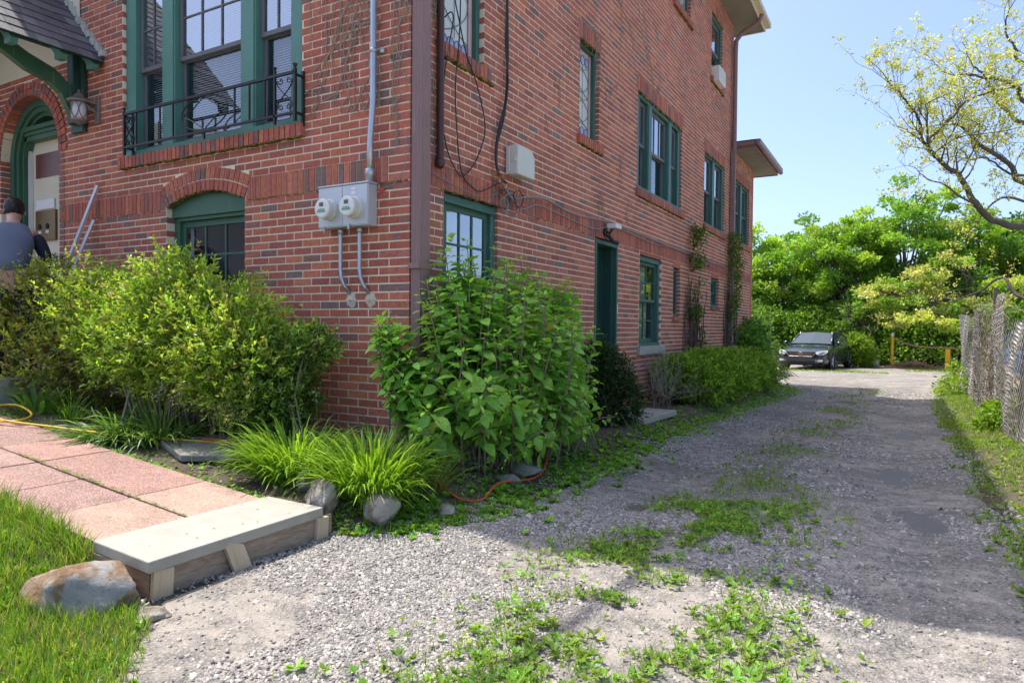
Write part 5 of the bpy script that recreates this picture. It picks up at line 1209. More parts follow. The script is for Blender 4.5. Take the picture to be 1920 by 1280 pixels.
def stalks(name, lab, x, y, n, h, headcol, hn, hs_, spread=.12):
    mb = MB(); P = []; rnd = random.Random(n)
    for i in range(n):
        a = Vector((x+rnd.gauss(0, spread), y+rnd.gauss(0, spread*.5), 0)); a.z = hs(a.x, a.y); t_ = a+Vector((rnd.gauss(0, .04), rnd.gauss(0, .04), h*rnd.uniform(.8, 1.1)))
        mb.tube([a, a.lerp(t_, .5)+Vector((.01, 0, 0)), t_], [.003, .0028, .002], 4, cap=False)
        for k in range(hn): P.append(tuple(t_+Vector((rnd.gauss(0, .018), rnd.gauss(0, .018), -rnd.random()*.10*min(1, h*2)))))
    root = empty(name, (x, y, hs(x, y))); tag(root, lab, "flower"); o = mb.build("stems", M['blade'], root); 
    a_ = o.data.color_attributes.new("col", 'FLOAT_COLOR', 'POINT'); c = np.ones((len(o.data.vertices), 4), dtype=np.float32); c[:, :3] = (.16, .2, .06); a_.data.foreach_set("color", c.ravel()); o.location = -Vector(root.location)
    P = np.array(P); m = len(P); o = put("blossoms", [leaves(*T_SM, P, rnd_dir(m, -.3), rnd_dir(m), np.full(m, hs_), pal(m, headcol, .15))], M['leaf'], root); o.location = -Vector(root.location)
stalks("bluebell", "thin stems with faded lilac bells in front of the big bush", -1.55, -1.05, 7, .52, [(.42, .36, .50), (.5, .45, .5)], 16, .022)
stalks("seed_stalk", "tall thin seed stalk with a single fluffy head near the corner", -.35, -.62, 1, .62, [(.5, .42, .33)], 14, .018, 0.)
stalks("dry_weed", "pale dry weed stems beside the bluebells", -.85, -1.0, 9, .45, [(.35, .33, .14), (.3, .32, .1)], 30, .018, .10)
# ------------------------------------------------------------------ ground cover and lawn (uncountable)
def scatter(n, xr_, yr_, dens):
    x = RG.uniform(*xr_, n); y = RG.uniform(*yr_, n); k = RG.random(n) < dens(x, y); x, y = x[k], y[k]; return np.stack([x, y, hz(x, y)+.008], 1)
def rosettes(P, k, size, cols, T=T_SM, flat=.35):
    n = len(P); m = n*k; Q = np.repeat(P, k, 0); a = RG.random(m)*2*math.pi
    D = np.stack([np.cos(a), np.sin(a), RG.uniform(flat*.2, flat*2, m)], 1); sz = np.repeat(size*RG.uniform(.5, 1.3, n), k)*RG.uniform(.7, 1.2, m)
    return leaves(*T, Q, D, np.tile([0, 0, 1.], (m, 1))+RG.normal(size=(m, 3))*.2, sz, np.repeat(pal(n, cols, .2), k, 0)*RG.uniform(.85, 1.15, (m, 1)))
def blades(P, L, w, cols, upb=1.4, T=T_BL):
    n = len(P); D = RG.normal(size=(n, 3))*.45; D[:, 2] = upb*RG.uniform(.6, 1.2, n)
    S = np.stack([w*RG.uniform(.7, 1.2, n), L*RG.uniform(.5, 1.3, n)], 1); T2 = (T[0]*[1, 1, L/w], T[1])
    return leaves(*T2, P, D, rnd_dir(n, .6), S, pal(n, cols, .2))
GRS = [(.12, .27, .02), (.16, .33, .03), (.22, .37, .035), (.09, .21, .02), (.28, .36, .06), (.40, .36, .14)]
def lawnd(x, y):
    e = np.interp(y, [-6, -3.4, -2.95, -2.62, -2.46], [1.8, 1.46, 1.26, .84, .10])+.10*fbm(x, y, 3.)
    return sm((e-x)/.22)*(y < -2.455)*(1-.9*(((x-.34)/.22)**2+((y+2.645)/.12)**2 < 1))
P = scatter(62000, (-2.6, 1.5), (-4.2, -2.45), lawnd); Pf = scatter(12000, (-6, -2.6), (-4.2, -2.45), lawnd)
Pe = scatter(2600, (-2.2, .06), (-2.52, -2.44), lambda x, y: np.ones_like(x))
o = put("lawn_grass", [rosettes(scatter(5200, (-1.8, 1.5), (-4., -2.5), lambda x, y: lawnd(x, y)*(fbm(x, y, 1.7) > -.02)), 4, .026, [(.16, .34, .03), (.22, .40, .04)], T_OV, 1.),  blades(P, .075, .0042, GRS), blades(Pf, .075, .007, GRS), blades(Pe, .13, .0045, GRS, 1.), rosettes(scatter(2600, (-1.6, 1.4), (-3.8, -2.6), lambda x, y: lawnd(x, y)*(fbm(x, y, 2.2) > .02)), 5, .030, LIME, flat=.8)], M['blade']); tag(o, "fresh green lawn grass around the boulder and along the pavers", "grass", kind="stuff")
WD = [(.20, .40, .05), (.26, .46, .06), (.16, .33, .04)]; WY = [(.20, .30, .04), (.26, .34, .06), (.15, .25, .03)]
def q_(x, y): return (x-xe(y))/(xr(y)-xe(y))
def cx2(y): return np.interp(y, [-4, -2, -.5, 1, 3, 6.5, 14], [2.4, 2.42, 2.40, 2.32, 2.32, 2.55, 2.7])
def stripd(x, y):
    w_ = np.interp(y, [-4, -1.6, 0, 4, 12], [.46, .42, .38, .28, .25]); k = np.exp(-((x-cx2(y)-.10*np.sin(y*2.1))/w_)**2)
    return (k*np.clip(.48+2.6*fbm(x, y, 2.4)+1.6*fbm(x, y, 8.), 0, 1))*np.interp(y, [-3, -1, 0, 2, 6, 12], [1., 1., .8, .75, .65, .45])
def edged(x, y): return np.exp(-((x-xe(y)+.06)/.24)**2)*np.clip(.62+1.8*fbm(x, y, 2.8), 0, 1)*(y > -2.2)*((y < -1.9) | (y > -1.35))*np.where(y < -1., .8, 1.)
def bedd(x, y): return ((x < xe(y)-.05) & (y > -1.42) & (y < .3) & (x > -4)).astype(float)*np.clip(.26+1.8*fbm(x, y, 2.), 0, 1)
def sidebed(x, y): return ((x < xe(y)) & (x > .0) & (y > .3) & (y < 13)).astype(float)*np.clip(.05+1.3*fbm(x, y, 2.), 0, 1)
def verged(x, y): return ((x > xr(y)-.25)).astype(float)*sm((x-xr(y)+.2+.3*fbm(x, y, 4.))/.12)*np.clip(.62+1.6*fbm(x, y, 2.), 0, 1)
o = put("drive_weeds", [rosettes(scatter(3600, (1.3, 3.4), (-3.9, 1.), lambda x, y: stripd(x, y)*(fbm(x, y, 3.3) > -.05))+[0, 0, .012], 7, .040, WY+WD, T_SM, .7), rosettes(scatter(30000, (1.3, 3.8), (-3.9, 14), stripd)+[0, 0, .012], 5, .026, WY, flat=.9), rosettes(scatter(22000, (1.5, 3.3), (-3.2, .8), stripd)+[0, 0, .014], 6, .030, WY+WD, flat=.7), blades(scatter(40000, (1.5, 3.3), (-3.2, 1.5), stripd)+[0, 0, .008], .042, .005, WY+LIME),
     blades(scatter(60000, (1.3, 3.8), (-3.9, 14), stripd)+[0, 0, .008], .045, .0045, LIME+WY),
     rosettes(scatter(900, (1.2, 4), (-3.9, 5), lambda x, y: np.full_like(x, .25)), 3, .014, WY)], M['leaf']); tag(o, "low weeds and plantain along the middle of the drive", "weeds", kind="stuff")
o = put("edge_weeds", [rosettes(scatter(11000, (.2, 1.9), (-1.4, 13), edged), 6, .042, WD, T_SM, .7), rosettes(scatter(2600, (.4, 1.7), (-1.4, 4), edged), 7, .042, WD, T_OV, .8), blades(scatter(16000, (.2, 1.9), (-1.35, 14), edged), .06, .005, LIME+WD),
     rosettes(scatter(2600, (-4, 1.1), (-1.42, .3), bedd), 6, .030, WD+WY, T_SM, .8), blades(scatter(4200, (-4, 1.1), (-1.42, .3), bedd), .06, .004, WD), rosettes(scatter(650, (-4, 1.), (-.9, .2), bedd), 8, .055, WD, T_SM, 1.2),
     rosettes(scatter(1700, (.0, 1.2), (.3, 13), sidebed), 6, .035, WD, T_SM, .8), blades(scatter(3200, (-.9, 1.3), (-3.9, -1.), lambda x, y: np.exp(-((x-.72-.15*np.sin(y*3))/.12)**2)*(y > -1.35)), .04, .004, WY),
     rosettes(scatter(1200, (.45, 1.4), (-1.35, -.7), lambda x, y: (x < xe(y)+.1)*.9), 6, .030, WY+WD, T_SM, .6), rosettes(scatter(900, (-5, .5), (-1.5, -1.38), lambda x, y: .8+0*x), 5, .028, WD, T_SM, .8),
     rosettes(scatter(500, (-3, .03), (-1.952, -1.925), lambda x, y: .5+0*x)+0 if False else scatter(600, (-3, .03), (-1.950, -1.928), lambda x, y: np.clip(.3+3*fbm(x, y, 3.), 0, 1))+[0, 0, .03], 4, .012, WY, flat=.5)], M['leaf']); tag(o, "low leafy weeds along the edge of the drive and in the garden bed", "weeds", kind="stuff")
o = put("verge_grass", [blades(scatter(60000, (3.7, 6.), (-1, 27), verged), .06, .0075, LIME+WY, 1.), rosettes(scatter(14000, (3.8, 5.8), (-1, 20), verged), 5, .04, WY, T_SM, .6),
     blades(scatter(14000, (-4, 3.), (21.5, 24.6), lambda x, y: np.exp(-((y-23.2-.3*np.sin(x))/.6)**2)*np.clip(.5+1.5*fbm(x, y, 1.2), 0, 1)), .08, .014, LIME+WY), blades(scatter(5000, (3.5, 6.5), (24, 28), lambda x, y: np.clip(1.5*fbm(x, y, 1.)+.2, 0, 1)), .08, .014, WY)], M['leaf']); tag(o, "yellow-green grass of the verge between the drive and the wire fence", "grass", kind="stuff")
# plants by the fence foot
for (x, y, s_, lab) in ((4.45, 13.2, .42, "bright leafy weed bush at the far end of the wire fence"), (4.5, 6.6, .22, "small leafy weed at the foot of the wire fence")):
    g = hs(x, y); shrub("weed_bush", lab, (x, y, g), [B(x, y, g+s_*.7, s_*.8, s_, s_), B(x-.1, y-.2, g+s_*.4, s_*.9, s_, s_*.6)], lambda b: [leaves(*T_SM, *(lambda P, D, r: (P, norm(D+RG.normal(size=D.shape)*.5), rnd_dir(len(P), 1.)))(*in_blobs(900, b, .4)), RG.uniform(.05, .10, 900), pal(900, WY+LIME))], (8, .006, .06))
# ------------------------------------------------------------------ loose gravel
CUBE = np.array([[-1, -1, -1], [1, -1, -1], [1, 1, -1], [-1, 1, -1], [-.8, -.75, 1], [.7, -.8, 1], [.8, .7, 1], [-.7, .8, 1]])*.5
CF = np.array([(4, 5, 6, 7), (0, 1, 5, 4), (1, 2, 6, 5), (2, 3, 7, 6), (3, 0, 4, 7)])
def stones(P, size, cols, asp=.42):
    n = len(P); V = np.repeat(CUBE[None], n, 0)+RG.normal(size=(n, 8, 3))*.13; s = size*RG.lognormal(0, .30, n).clip(.4, 1.9)
    V = V*(s[:, None, None]*np.stack([RG.uniform(.8, 1.5, n), RG.uniform(.7, 1.1, n), RG.uniform(asp*.6, asp*1.3, n)], 1)[:, None])
    a = RG.random(n)*6.28; c, s2 = np.cos(a), np.sin(a); t = RG.normal(size=(n, 2))*.25
    x = V[..., 0]*c[:, None]-V[..., 1]*s2[:, None]; y = V[..., 0]*s2[:, None]+V[..., 1]*c[:, None]; z = V[..., 2]+x*t[:, :1]+y*t[:, 1:]
    V = np.stack([x, y, z], 2)+P[:, None]; F = (CF[None]+(np.arange(n)*8)[:, None, None]).reshape(-1, 4)
    return V.reshape(-1, 3), F, np.repeat(pal(n, cols, .15), 8, 0)
SCOL = [(.26, .24, .22), (.33, .305, .275), (.20, .19, .18), (.40, .37, .33), (.30, .275, .245), (.44, .405, .355), (.22, .205, .19)]
def gd(x, y):
    base = indrive(x, y, -.16)*np.clip(.50+4.5*fbm(x, y, 1.1)+1.0*fbm(x, y, 3.5)-.45*np.exp(-((q_(x, y)-.82)/.13)**2)-.55*np.exp(-((x-cx2(y))/.38)**2), .06, 1)
    return base
Pn = scatter(170000, (.5, 4.1), (-3.9, 1.2), gd); Pm = scatter(26000, (.9, 4.1), (1.2, 7.), gd); Pl = scatter(9000, (.9, 4.2), (7, 14), gd)
o = put("loose_gravel", [stones(Pn, .0098, SCOL), stones(Pm, .014, SCOL), stones(Pl, .02, SCOL), stones(scatter(500, (.6, 4.1), (-3.9, 3), gd), .022, SCOL), stones(scatter(2500, (-2, 1.1), (-1.4, 1), lambda x, y: (x < xe(y))*.35), .016, [(.16, .13, .1), (.3, .27, .23)])], M['pebble']); tag(o, "loose grey stone chips covering the drive", "gravel", kind="stuff")
# scraps of bark and dry leaves on the bed
P = scatter(2600, (-4, 1.2), (-1.42, 12), lambda x, y: ((x < xe(y)) & ((y < .2) | (x > 0)))*.8)
o = put("dry_leaf_litter", [leaves(*T_SM, P+[0, 0, .006], RG.normal(size=(len(P), 3))*[1, 1, .15], np.tile([0, 0, 1.], (len(P), 1))+RG.normal(size=(len(P), 3))*.3, RG.uniform(.02, .045, len(P)), pal(len(P), [(.25, .16, .09), (.35, .25, .16), (.15, .10, .07)]))], M['leaf']); tag(o, "dry brown leaf litter on the garden soil", "leaf litter", kind="stuff")
P = scatter(160, (-3, .5), (-2.4, -1.45), lambda x, y: 1.+0*x); P[:, 2] = np.where(P[:, 0] > .04, .563, .549+.088*np.maximum(0, -P[:, 0]))
o = put("paver_debris", [leaves(*T_SM, P, RG.normal(size=(len(P), 3))*[1, 1, .05], np.tile([0, 0, 1.], (len(P), 1)), RG.uniform(.008, .022, len(P)), pal(len(P), [(.35, .3, .12), (.15, .1, .06), (.3, .4, .1)]))], M['leaf']); tag(o, "tiny leaf scraps and crumbs lying on the pavers and step", "leaf litter", kind="stuff")
# wet hollows in the right rut
PUD = simple("wet mud", (.10, .088, .075), .5, var=.35, scale=14, bump=.7, spec=.45, bd=.008)
for (x, y, a, b, sd) in ((3.45, 5.6, .26, .42, 1), (3.32, 2.55, .20, .5, 2), (3.62, .95, .20, .34, 3), (1.75, .35, .16, .20, 4)):
    n = 40; mb = MB(); pts = [(x, y)]
    for i in range(n):
        t_ = 2*math.pi*i/n; r = 1+1.1*float(fbm(math.cos(t_)*1.3+sd*5, math.sin(t_)*1.3+sd*3, 1.5))+.5*float(fbm(t_*3+sd, sd, 2.)); pts.append((x+a*r*math.cos(t_), y+b*r*math.sin(t_)))
    zz = hs(x, y)+.016
    mb.add([(x+(p[0]-x)*1.6, y+(p[1]-y)*1.6, zz) for p in pts], [(0, i, i % n+1) for i in range(1, n+1)]); o = mb.build("puddle", PUD, smooth=True); tag(o, "dark wet hollow in the drive", "puddle", kind="structure")
# ------------------------------------------------------------------ trees
def tree(name, lab, x, y, trunk_h, blobs, nleaf, lsz, cols, r0=.22, clumps=70, csz=.55, group=None, seed=1, zb=None, lean=(0, 0), nl=None, bark='bark'):
    rnd = random.Random(seed); z0 = zb if zb is not None else hs(x, y); root = empty(name, (x, y, z0)); tag(root, lab, "tree", group); l = Vector((x, y, z0))
    mb = MB(); top = Vector((x+lean[0], y+lean[1], z0+trunk_h)); n = 7
    pts = [l+(top-l)*(i/n)+Vector((rnd.gauss(0, .06), rnd.gauss(0, .06), 0))*(i > 0) for i in range(n+1)]; pts[0] = l-Vector((0, 0, .2))
    mb.tube(pts, [r0*(1.25 if i == 0 else 1-.45*i/n) for i in range(n+1)], 9)
    P, D, r = in_blobs(clumps, blobs, .45)
    for i in range(nl or min(34, clumps)):
        e = Vector(P[i]); a = pts[rnd.randint(2, n)]; m1 = a.lerp(e, .4)+Vector((rnd.gauss(0, .2), rnd.gauss(0, .2), .3)); m2 = a.lerp(e, .75)+Vector((rnd.gauss(0, .2), rnd.gauss(0, .2), .2))
        mb.tube([a, m1, m2, e], [r0*.42, r0*.28, r0*.16, r0*.05], 5, cap=False)
        for k in range(2):
            q = m2.lerp(e, rnd.random()); w = q+Vector((rnd.gauss(0, .6), rnd.gauss(0, .6), rnd.gauss(.2, .4))); mb.tube([q, q.lerp(w, .5)+Vector((0, 0, .08)), w], [r0*.12, r0*.07, r0*.03], 4, cap=False)
    o = mb.build("trunk", M[bark], root, smooth=True); o.location = -l
    ci = RG.integers(0, clumps, nleaf); off = norm(RG.normal(size=(nleaf, 3)))*(RG.random(nleaf)**.45)[:, None]*csz*RG.uniform(.6, 1.25, clumps)[ci][:, None]*[1, 1, .62]
    Q = P[ci]+off; d = norm(off+D[ci]*.3+RG.normal(size=off.shape)*.35); cc = pal(clumps, cols, .16)[ci]*RG.uniform(.8, 1.2, (nleaf, 1))
    o = put("crown", [leaves(*T_QUAD, Q, d, rnd_dir(nleaf, .25), lsz*np.stack([RG.uniform(.5, .8, nleaf), RG.uniform(.7, 1.3, nleaf)], 1), cc)], M['leaf'], root); o.location = -l
    return root
TG = [(.20, .37, .045), (.26, .44, .055), (.14, .29, .04), (.34, .49, .07)]; TD = [(.12, .24, .03), (.17, .30, .04), (.09, .18, .028)]; TY = [(.40, .48, .09), (.48, .52, .14), (.32, .42, .07), (.55, .56, .22)]
GB = "trees closing the back of the yard"
def crown(x, y, z, r, h, n=7, sd=0):
    rn = random.Random(sd); out = [B(x, y, z, r*.75, r*.75, h*.42)]
    for i in range(n):
        a = i*2.4; out.append(B(x+r*.55*math.cos(a), y+r*.45*math.sin(a), z+h*.28*rn.uniform(-1.1, 1.0), r*rn.uniform(.38, .55), r*rn.uniform(.38, .55), h*rn.uniform(.2, .3)))
    return out
BT = [(-9.5, 34, 7.2, 3.4, 3, TG, "tree behind the far end of the house, leftmost"), (-5.2, 33, 6.6, 3.0, 3, TG, "light green tree just clear of the house corner"), (-2.0, 34.5, 7.0, 2.7, 3, TG, "rounded green tree behind the parked dark car"),
      (.7, 33.5, 8.1, 2.7, 3.5, TG, "tall green tree right of the dark car with a pointed top"), (3.6, 34.5, 8.7, 2.9, 4, TG, "tallest green tree in the middle of the back row"), (6.6, 35, 8.0, 3., 4, TG+TD, "dark green tree behind the yellow posts"),
      (9.9, 36, 8.2, 3.2, 4, TG, "green tree behind the top of the wire fence"), (13.5, 34, 8, 3.4, 4, TG, "green tree at the right of the back row")]
for i, (x, y, h, r, th, c, lab) in enumerate(BT):
    tree("broadleaf_tree", lab, x, y, th, crown(x, y, h*.55, r, h*.95, 9, i), 26000, .17, c, .20, 150, .55, GB, i, hs(x, y)-.3)
# understorey below the crowns
for i, (x, y) in enumerate(((-6, 31), (-3.6, 31.5), (-1.2, 31.8), (1.4, 31.6), (3.8, 31.5), (6.2, 31.2), (8.6, 31), (11, 31))):
    lab = ["leftmost", "second", "third", "fourth", "fifth", "sixth", "seventh", "rightmost"][i]
    g = hs(x, y)
    shrub("undergrowth_shrub", "dark undergrowth shrub at the foot of the back trees, %s from the left" % lab if 0 < i < 7 else "dark undergrowth shrub at the foot of the back trees, %s of the row" % lab, (x, y, g), [B(x, y-.5, g+.45, 1.5, .7, .6), B(x, y, g+1., 1.5, .9, 1.2), B(x+.8, y+.3, g+1.9, 1.2, .9, .9), B(x-.7, y+.2, g+1.6, 1.0, .8, .9)],
          lambda b: [leaves(*T_QUAD, *(lambda P, D, r: (P, norm(D+RG.normal(size=D.shape)*.6), rnd_dir(len(P), .5)))(*in_blobs(6500, b, .5)), .15*np.stack([RG.uniform(.5, .8, 6500), RG.uniform(.8, 1.3, 6500)], 1), pal(6500, TD+TG[:1], .2))], (10, .03, .4), group="undergrowth shrubs below the back trees", smat='bark')
# layered yellow-green blossom tree over the posts
bl = []
rn = random.Random(12)
for (x, y, z, a) in ((3.0, 28.6, 3.5, 1.0), (4.1, 28.2, 3.9, 1.1), (2.6, 28.2, 2.7, .9), (3.6, 27.8, 2.9, 1.1), (4.9, 28., 3.3, 1.1), (5.6, 28, 2.6, 1.0), (4.4, 27.6, 2.1, 1.1), (3.1, 27.8, 2.0, .7), (5.5, 27.5, 1.9, .9), (5.2, 28.2, 4.5, .9), (6.6, 28, 2.6, .8), (6.9, 28.3, 3.4, .8), (2.2, 28.6, 3.2, .6)): bl.append(B(x, y, z, a, .8, .20))
tree("blossom_tree", "layered yellow-green blossoming tree spreading over the yellow posts", 6.0, 29.4, 2.6, bl, 11000, .13, TY+TG[1:2]+TG[:1], .16, 130, .34, None, 31)
tree("ball_shrub_tree", "round-headed small green tree right of the dark car", 1.95, 28.7, .9, [B(1.75, 28.5, 2.0, .72, .7, .72), B(1.55, 28.4, 1.55, .5, .5, .4), B(2.1, 28.5, 2.3, .5, .5, .4)], 4200, .11, TG[:1]+TD, .16, 60, .25, None, 41)
shrub("lime_bush", "bright lime bush at the foot of the round-headed tree", (1.75, 27.6, .0), [B(1.75, 27.6, .75, .62, .5, .62), B(2.05, 27.7, .5, .4, .4, .4)], feathery(1500, [(.22, .36, .03), (.17, .30, .03)], ln=.15, size=.07, k=7), (10, .02, .15))
# old stump and debris
rk(2.25, 28.1, (.35, .3, .45), 10, 31, 'rock2', "brown stump beside the lime bush", .4, cat="stump"); rk(.95, 26.9, (.26, .2, .14), 30, 33, 'rock2', "pale rock on the grass right of the dark car", .4)
P = np.stack([RG.normal(3.9, .6, 420), RG.normal(28.4, .25, 420), np.zeros(420)], 1); P[:, 2] = hz(P[:, 0], P[:, 1])+.28*np.exp(-((P[:, 0]-3.8)/.7)**2)*RG.random(420)
mb = MB()
for p in P[:160]:
    d = Vector((random.gauss(0, 1), random.gauss(0, .5), random.gauss(0, .25))).normalized()*.25; mb.tube([Vector(p)-d, Vector(p)+d], .015, 4)
o = mb.build("brush_pile", bark_mat("brush", (.25, .15, .09), (.42, .28, .18))); tag(o, "low heap of brown cut branches between the yellow posts", "brush pile")
for (x, y, h, r, lab) in ((3.05, 28.3, 1.35, .055, "tall thin yellow post with a pale top"), (4.98, 27.7, .88, .085, "short thick yellow post near the wire fence")):
    root = empty("yellow_post", (x, y, hs(x, y))); tag(root, lab, "post")
    mb = MB(); mb.lathe((0, 0, -.1), [(r, 0), (r, h+.05), (r*.9, h+.08), (r*.3, h+.1)], 14); mb.build("pole", M['yellow'], root, smooth=False)
    if h > 1: mb = MB(); mb.lathe((0, 0, h-.01), [(r*1.08, 0), (r*1.08, .12), (r*.6, .15)], 14); mb.build("cap", M['white'], root)
o = cable([(3.05, 28.3, 1.25+hs(3, 28)), (3.8, 28.15, .98), (5., 27.9, .90), (6.2, 27.6, .92)], .035, 'gcable', "sagging brown rope from the tall yellow post to the fence"); o.name = "barrier_rope"; o["category"] = "rope"; o.data.materials[0] = M['rope']
# ------------------------------------------------------------------ near tree on the right, its trunk outside the picture
root = empty("locust_tree", (7.2, 12.6, hs(7.2, 12.6))); tag(root, "crooked tree with sparse yellow-green leaves reaching in from the right", "tree"); tl = Vector(root.location)
mb = MB(); rnd = random.Random(77); tips = []; nodes = []
fork = Vector((6.3, 12.3, 3.6))
mb.tube([tl-Vector((0, 0, .2)), tl+Vector((-.1, 0, 1.2)), tl+Vector((-.3, -.1, 2.3)), tl+Vector((-.6, -.2, 3.1)), Vector((6.6, 12.35, 4.8)), Vector((6.7, 12.4, 7.2)), Vector((6.4, 12.2, 9.))], [.30, .24, .20, .17, .13, .09, .04], 10)
def limb(px, Y0, Y1, r0, r1, start=None, dens=1.):
    n = len(px); pts = [at(x, y, Y0+(Y1-Y0)*i/(n-1)+rnd.gauss(0, .06)) for i, (x, y) in enumerate(px)]
    if start is not None: pts = [start]+pts
    P = []
    for i in range(len(pts)-1):
        a, b, c, d = pts[max(i-1, 0)], pts[i], pts[i+1], pts[min(i+2, len(pts)-1)]
        for k in range(4):
            t_ = k/4; P.append(.5*((2*b)+(c-a)*t_+(2*a-5*b+4*c-d)*t_*t_+(3*b-a-3*c+d)*t_**3)+Vector((rnd.gauss(0, .008), rnd.gauss(0, .008), rnd.gauss(0, .008))))
    P.append(pts[-1]); m = len(P); mb.tube(P, [r0+(r1-r0)*i/(m-1) for i in range(m)], 7, cap=False)
    for i in range(2, m):
        if rnd.random() < .85*dens*(.35+.65*i/m): 
            d = (P[i]-P[i-1]).normalized(); s_ = Vector((rnd.gauss(0, .7), rnd.gauss(0, .7), rnd.gauss(.35, .5))); grow(P[i], (d*.6+s_).normalized(), rnd.uniform(.5, .95), max(.006, r1*.7), 2)
    grow(P[-1], (P[-1]-P[-2]).normalized(), .8, r1, 2); return P
def grow(p, d, L, r, dep):
    n = 5; pts = [p]
    for i in range(n): d = (d+Vector((rnd.gauss(0, .22), rnd.gauss(0, .22), rnd.gauss(.06, .18)))).normalized(); pts.append(pts[-1]+d*L/n)
    mb.tube(pts, [r*(1-.7*i/n) for i in range(n+1)], 4, cap=False)
    if dep: 
        for i in range(2, n+1):
            if rnd.random() < .8: grow(pts[i], (d*.7+Vector((rnd.gauss(0, .6), rnd.gauss(0, .6), rnd.gauss(.25, .5)))).normalized(), L*.55, r*.5, dep-1)
    else:
        for i in (3, 4, 5): 
            if rnd.random() < .55: tips.append(tuple(pts[i]))
    if dep == 1 and rnd.random() < .4: tips.append(tuple(pts[-1]))
S0 = Vector((6.62, 12.4, 3.2))
limb([(1965, 415), (1920, 425), (1872, 416), (1838, 393), (1820, 368), (1808, 345), (1795, 326), (1770, 308), (1750, 288), (1741, 274)], 11.8, 10.3, .078, .030, S0, .55)
limb([(1741, 274), (1728, 262), (1727, 240), (1722, 220), (1710, 203), (1694, 184), (1682, 165), (1668, 158)], 10.3, 9.9, .028, .010)
limb([(1741, 274), (1746, 256), (1768, 238), (1788, 216), (1812, 190), (1845, 176), (1878, 168)], 10.3, 10.8, .032, .012)
limb([(1726, 262), (1712, 254), (1698, 243)], 10.3, 10.2, .016, .008, None, .4)
limb([(1920, 342), (1900, 316), (1878, 296), (1850, 280), (1828, 262), (1800, 236), (1775, 234)], 11.6, 10.9, .06, .014, Vector((6.6, 12.35, 4.3)))
limb([(1920, 330), (1880, 318), (1850, 296), (1822, 300)], 11.6, 11.2, .03, .010, Vector((6.6, 12.35, 4.5)))
limb([(1920, 232), (1896, 216), (1872, 192), (1850, 150), (1832, 128)], 11.8, 11.2, .05, .012, Vector((6.62, 12.4, 5.0)))
limb([(1920, 190), (1912, 168), (1886, 152), (1850, 147), (1820, 140), (1790, 142)], 11.9, 11.0, .05, .010, Vector((6.62, 12.4, 5.4)))
limb([(1920, 120), (1905, 90), (1885, 60), (1892, 20)], 11.9, 11.4, .04, .010, Vector((6.65, 12.4, 6.0)))
limb([(1820, 378), (1795, 366), (1770, 344), (1742, 338), (1722, 322)], 11., 10.4, .022, .007)
limb([(1920, 378), (1880, 372), (1850, 392), (1838, 396)], 11.9, 11.3, .03, .012, Vector((6.6, 12.35, 3.6)), .4)
limb([(1920, 560), (1880, 520), (1840, 545), (1800, 560)], 13.5, 14.5, .05, .012, Vector((6.7, 12.6, 2.2)), .25)
o = mb.build("trunk", M['bark'], root, smooth=True); o.location = -tl
T = np.array(tips); ci = RG.integers(0, len(T), len(T)*6); Q = T[ci]+RG.normal(size=(len(ci), 3))*.035; n = len(Q)
o = put("crown", [leaves(*T_SM, Q, rnd_dir(n, -.1), rnd_dir(n, .6), RG.uniform(.035, .078, n), pal(n, [(.50, .52, .12), (.58, .56, .15), (.38, .48, .10), (.60, .52, .15), (.45, .56, .16)], .15))], M['leaf'], root); o.location = -tl
# trees and a house across the road that only the window glass shows
for i, (x, y) in enumerate(((15, 3), (17, 9), (16, 15), (18, 22))):
    tree("broadleaf_tree", ["nearest","second nearest","third nearest","farthest"][i]+" green tree in the row beyond the wire fence", x, y, 3, crown(x, y, 5.5, 3., 8, 6, 60+i), 2600, .4, TG, .22, 60, .8, "trees beyond the wire fence", 50+i)
nb = empty("neighbour_house", (-23, -17, .6), None, R_(35)); tag(nb, "grey gabled house across the road, mirrored in the front windows", "house")
mb = MB(); mb.box(-5, 5, -4, 4, -.5, 5.5); mb.build("wall", simple("grey siding", (.30, .30, .31), .8), nb)
mb = MB(); mb.prism([(-5.5, 5.5), (5.5, 5.5), (0, 9.8)], -4.4, 4.4); mb.box(1.5, 2.5, -.5, .5, 7, 10.8); mb.build("roof", simple("grey roof", (.16, .16, .17), .8), nb)
mb = MB()
for zz in (.8, 3.4):
    for u in (-3.2, -.6, 2.0):
        for s_ in (1, -1): mb.box(u, u+1.1, s_*4.02-.03, s_*4.02+.03, zz, zz+1.6)
mb.build("window", M['lead'], nb)
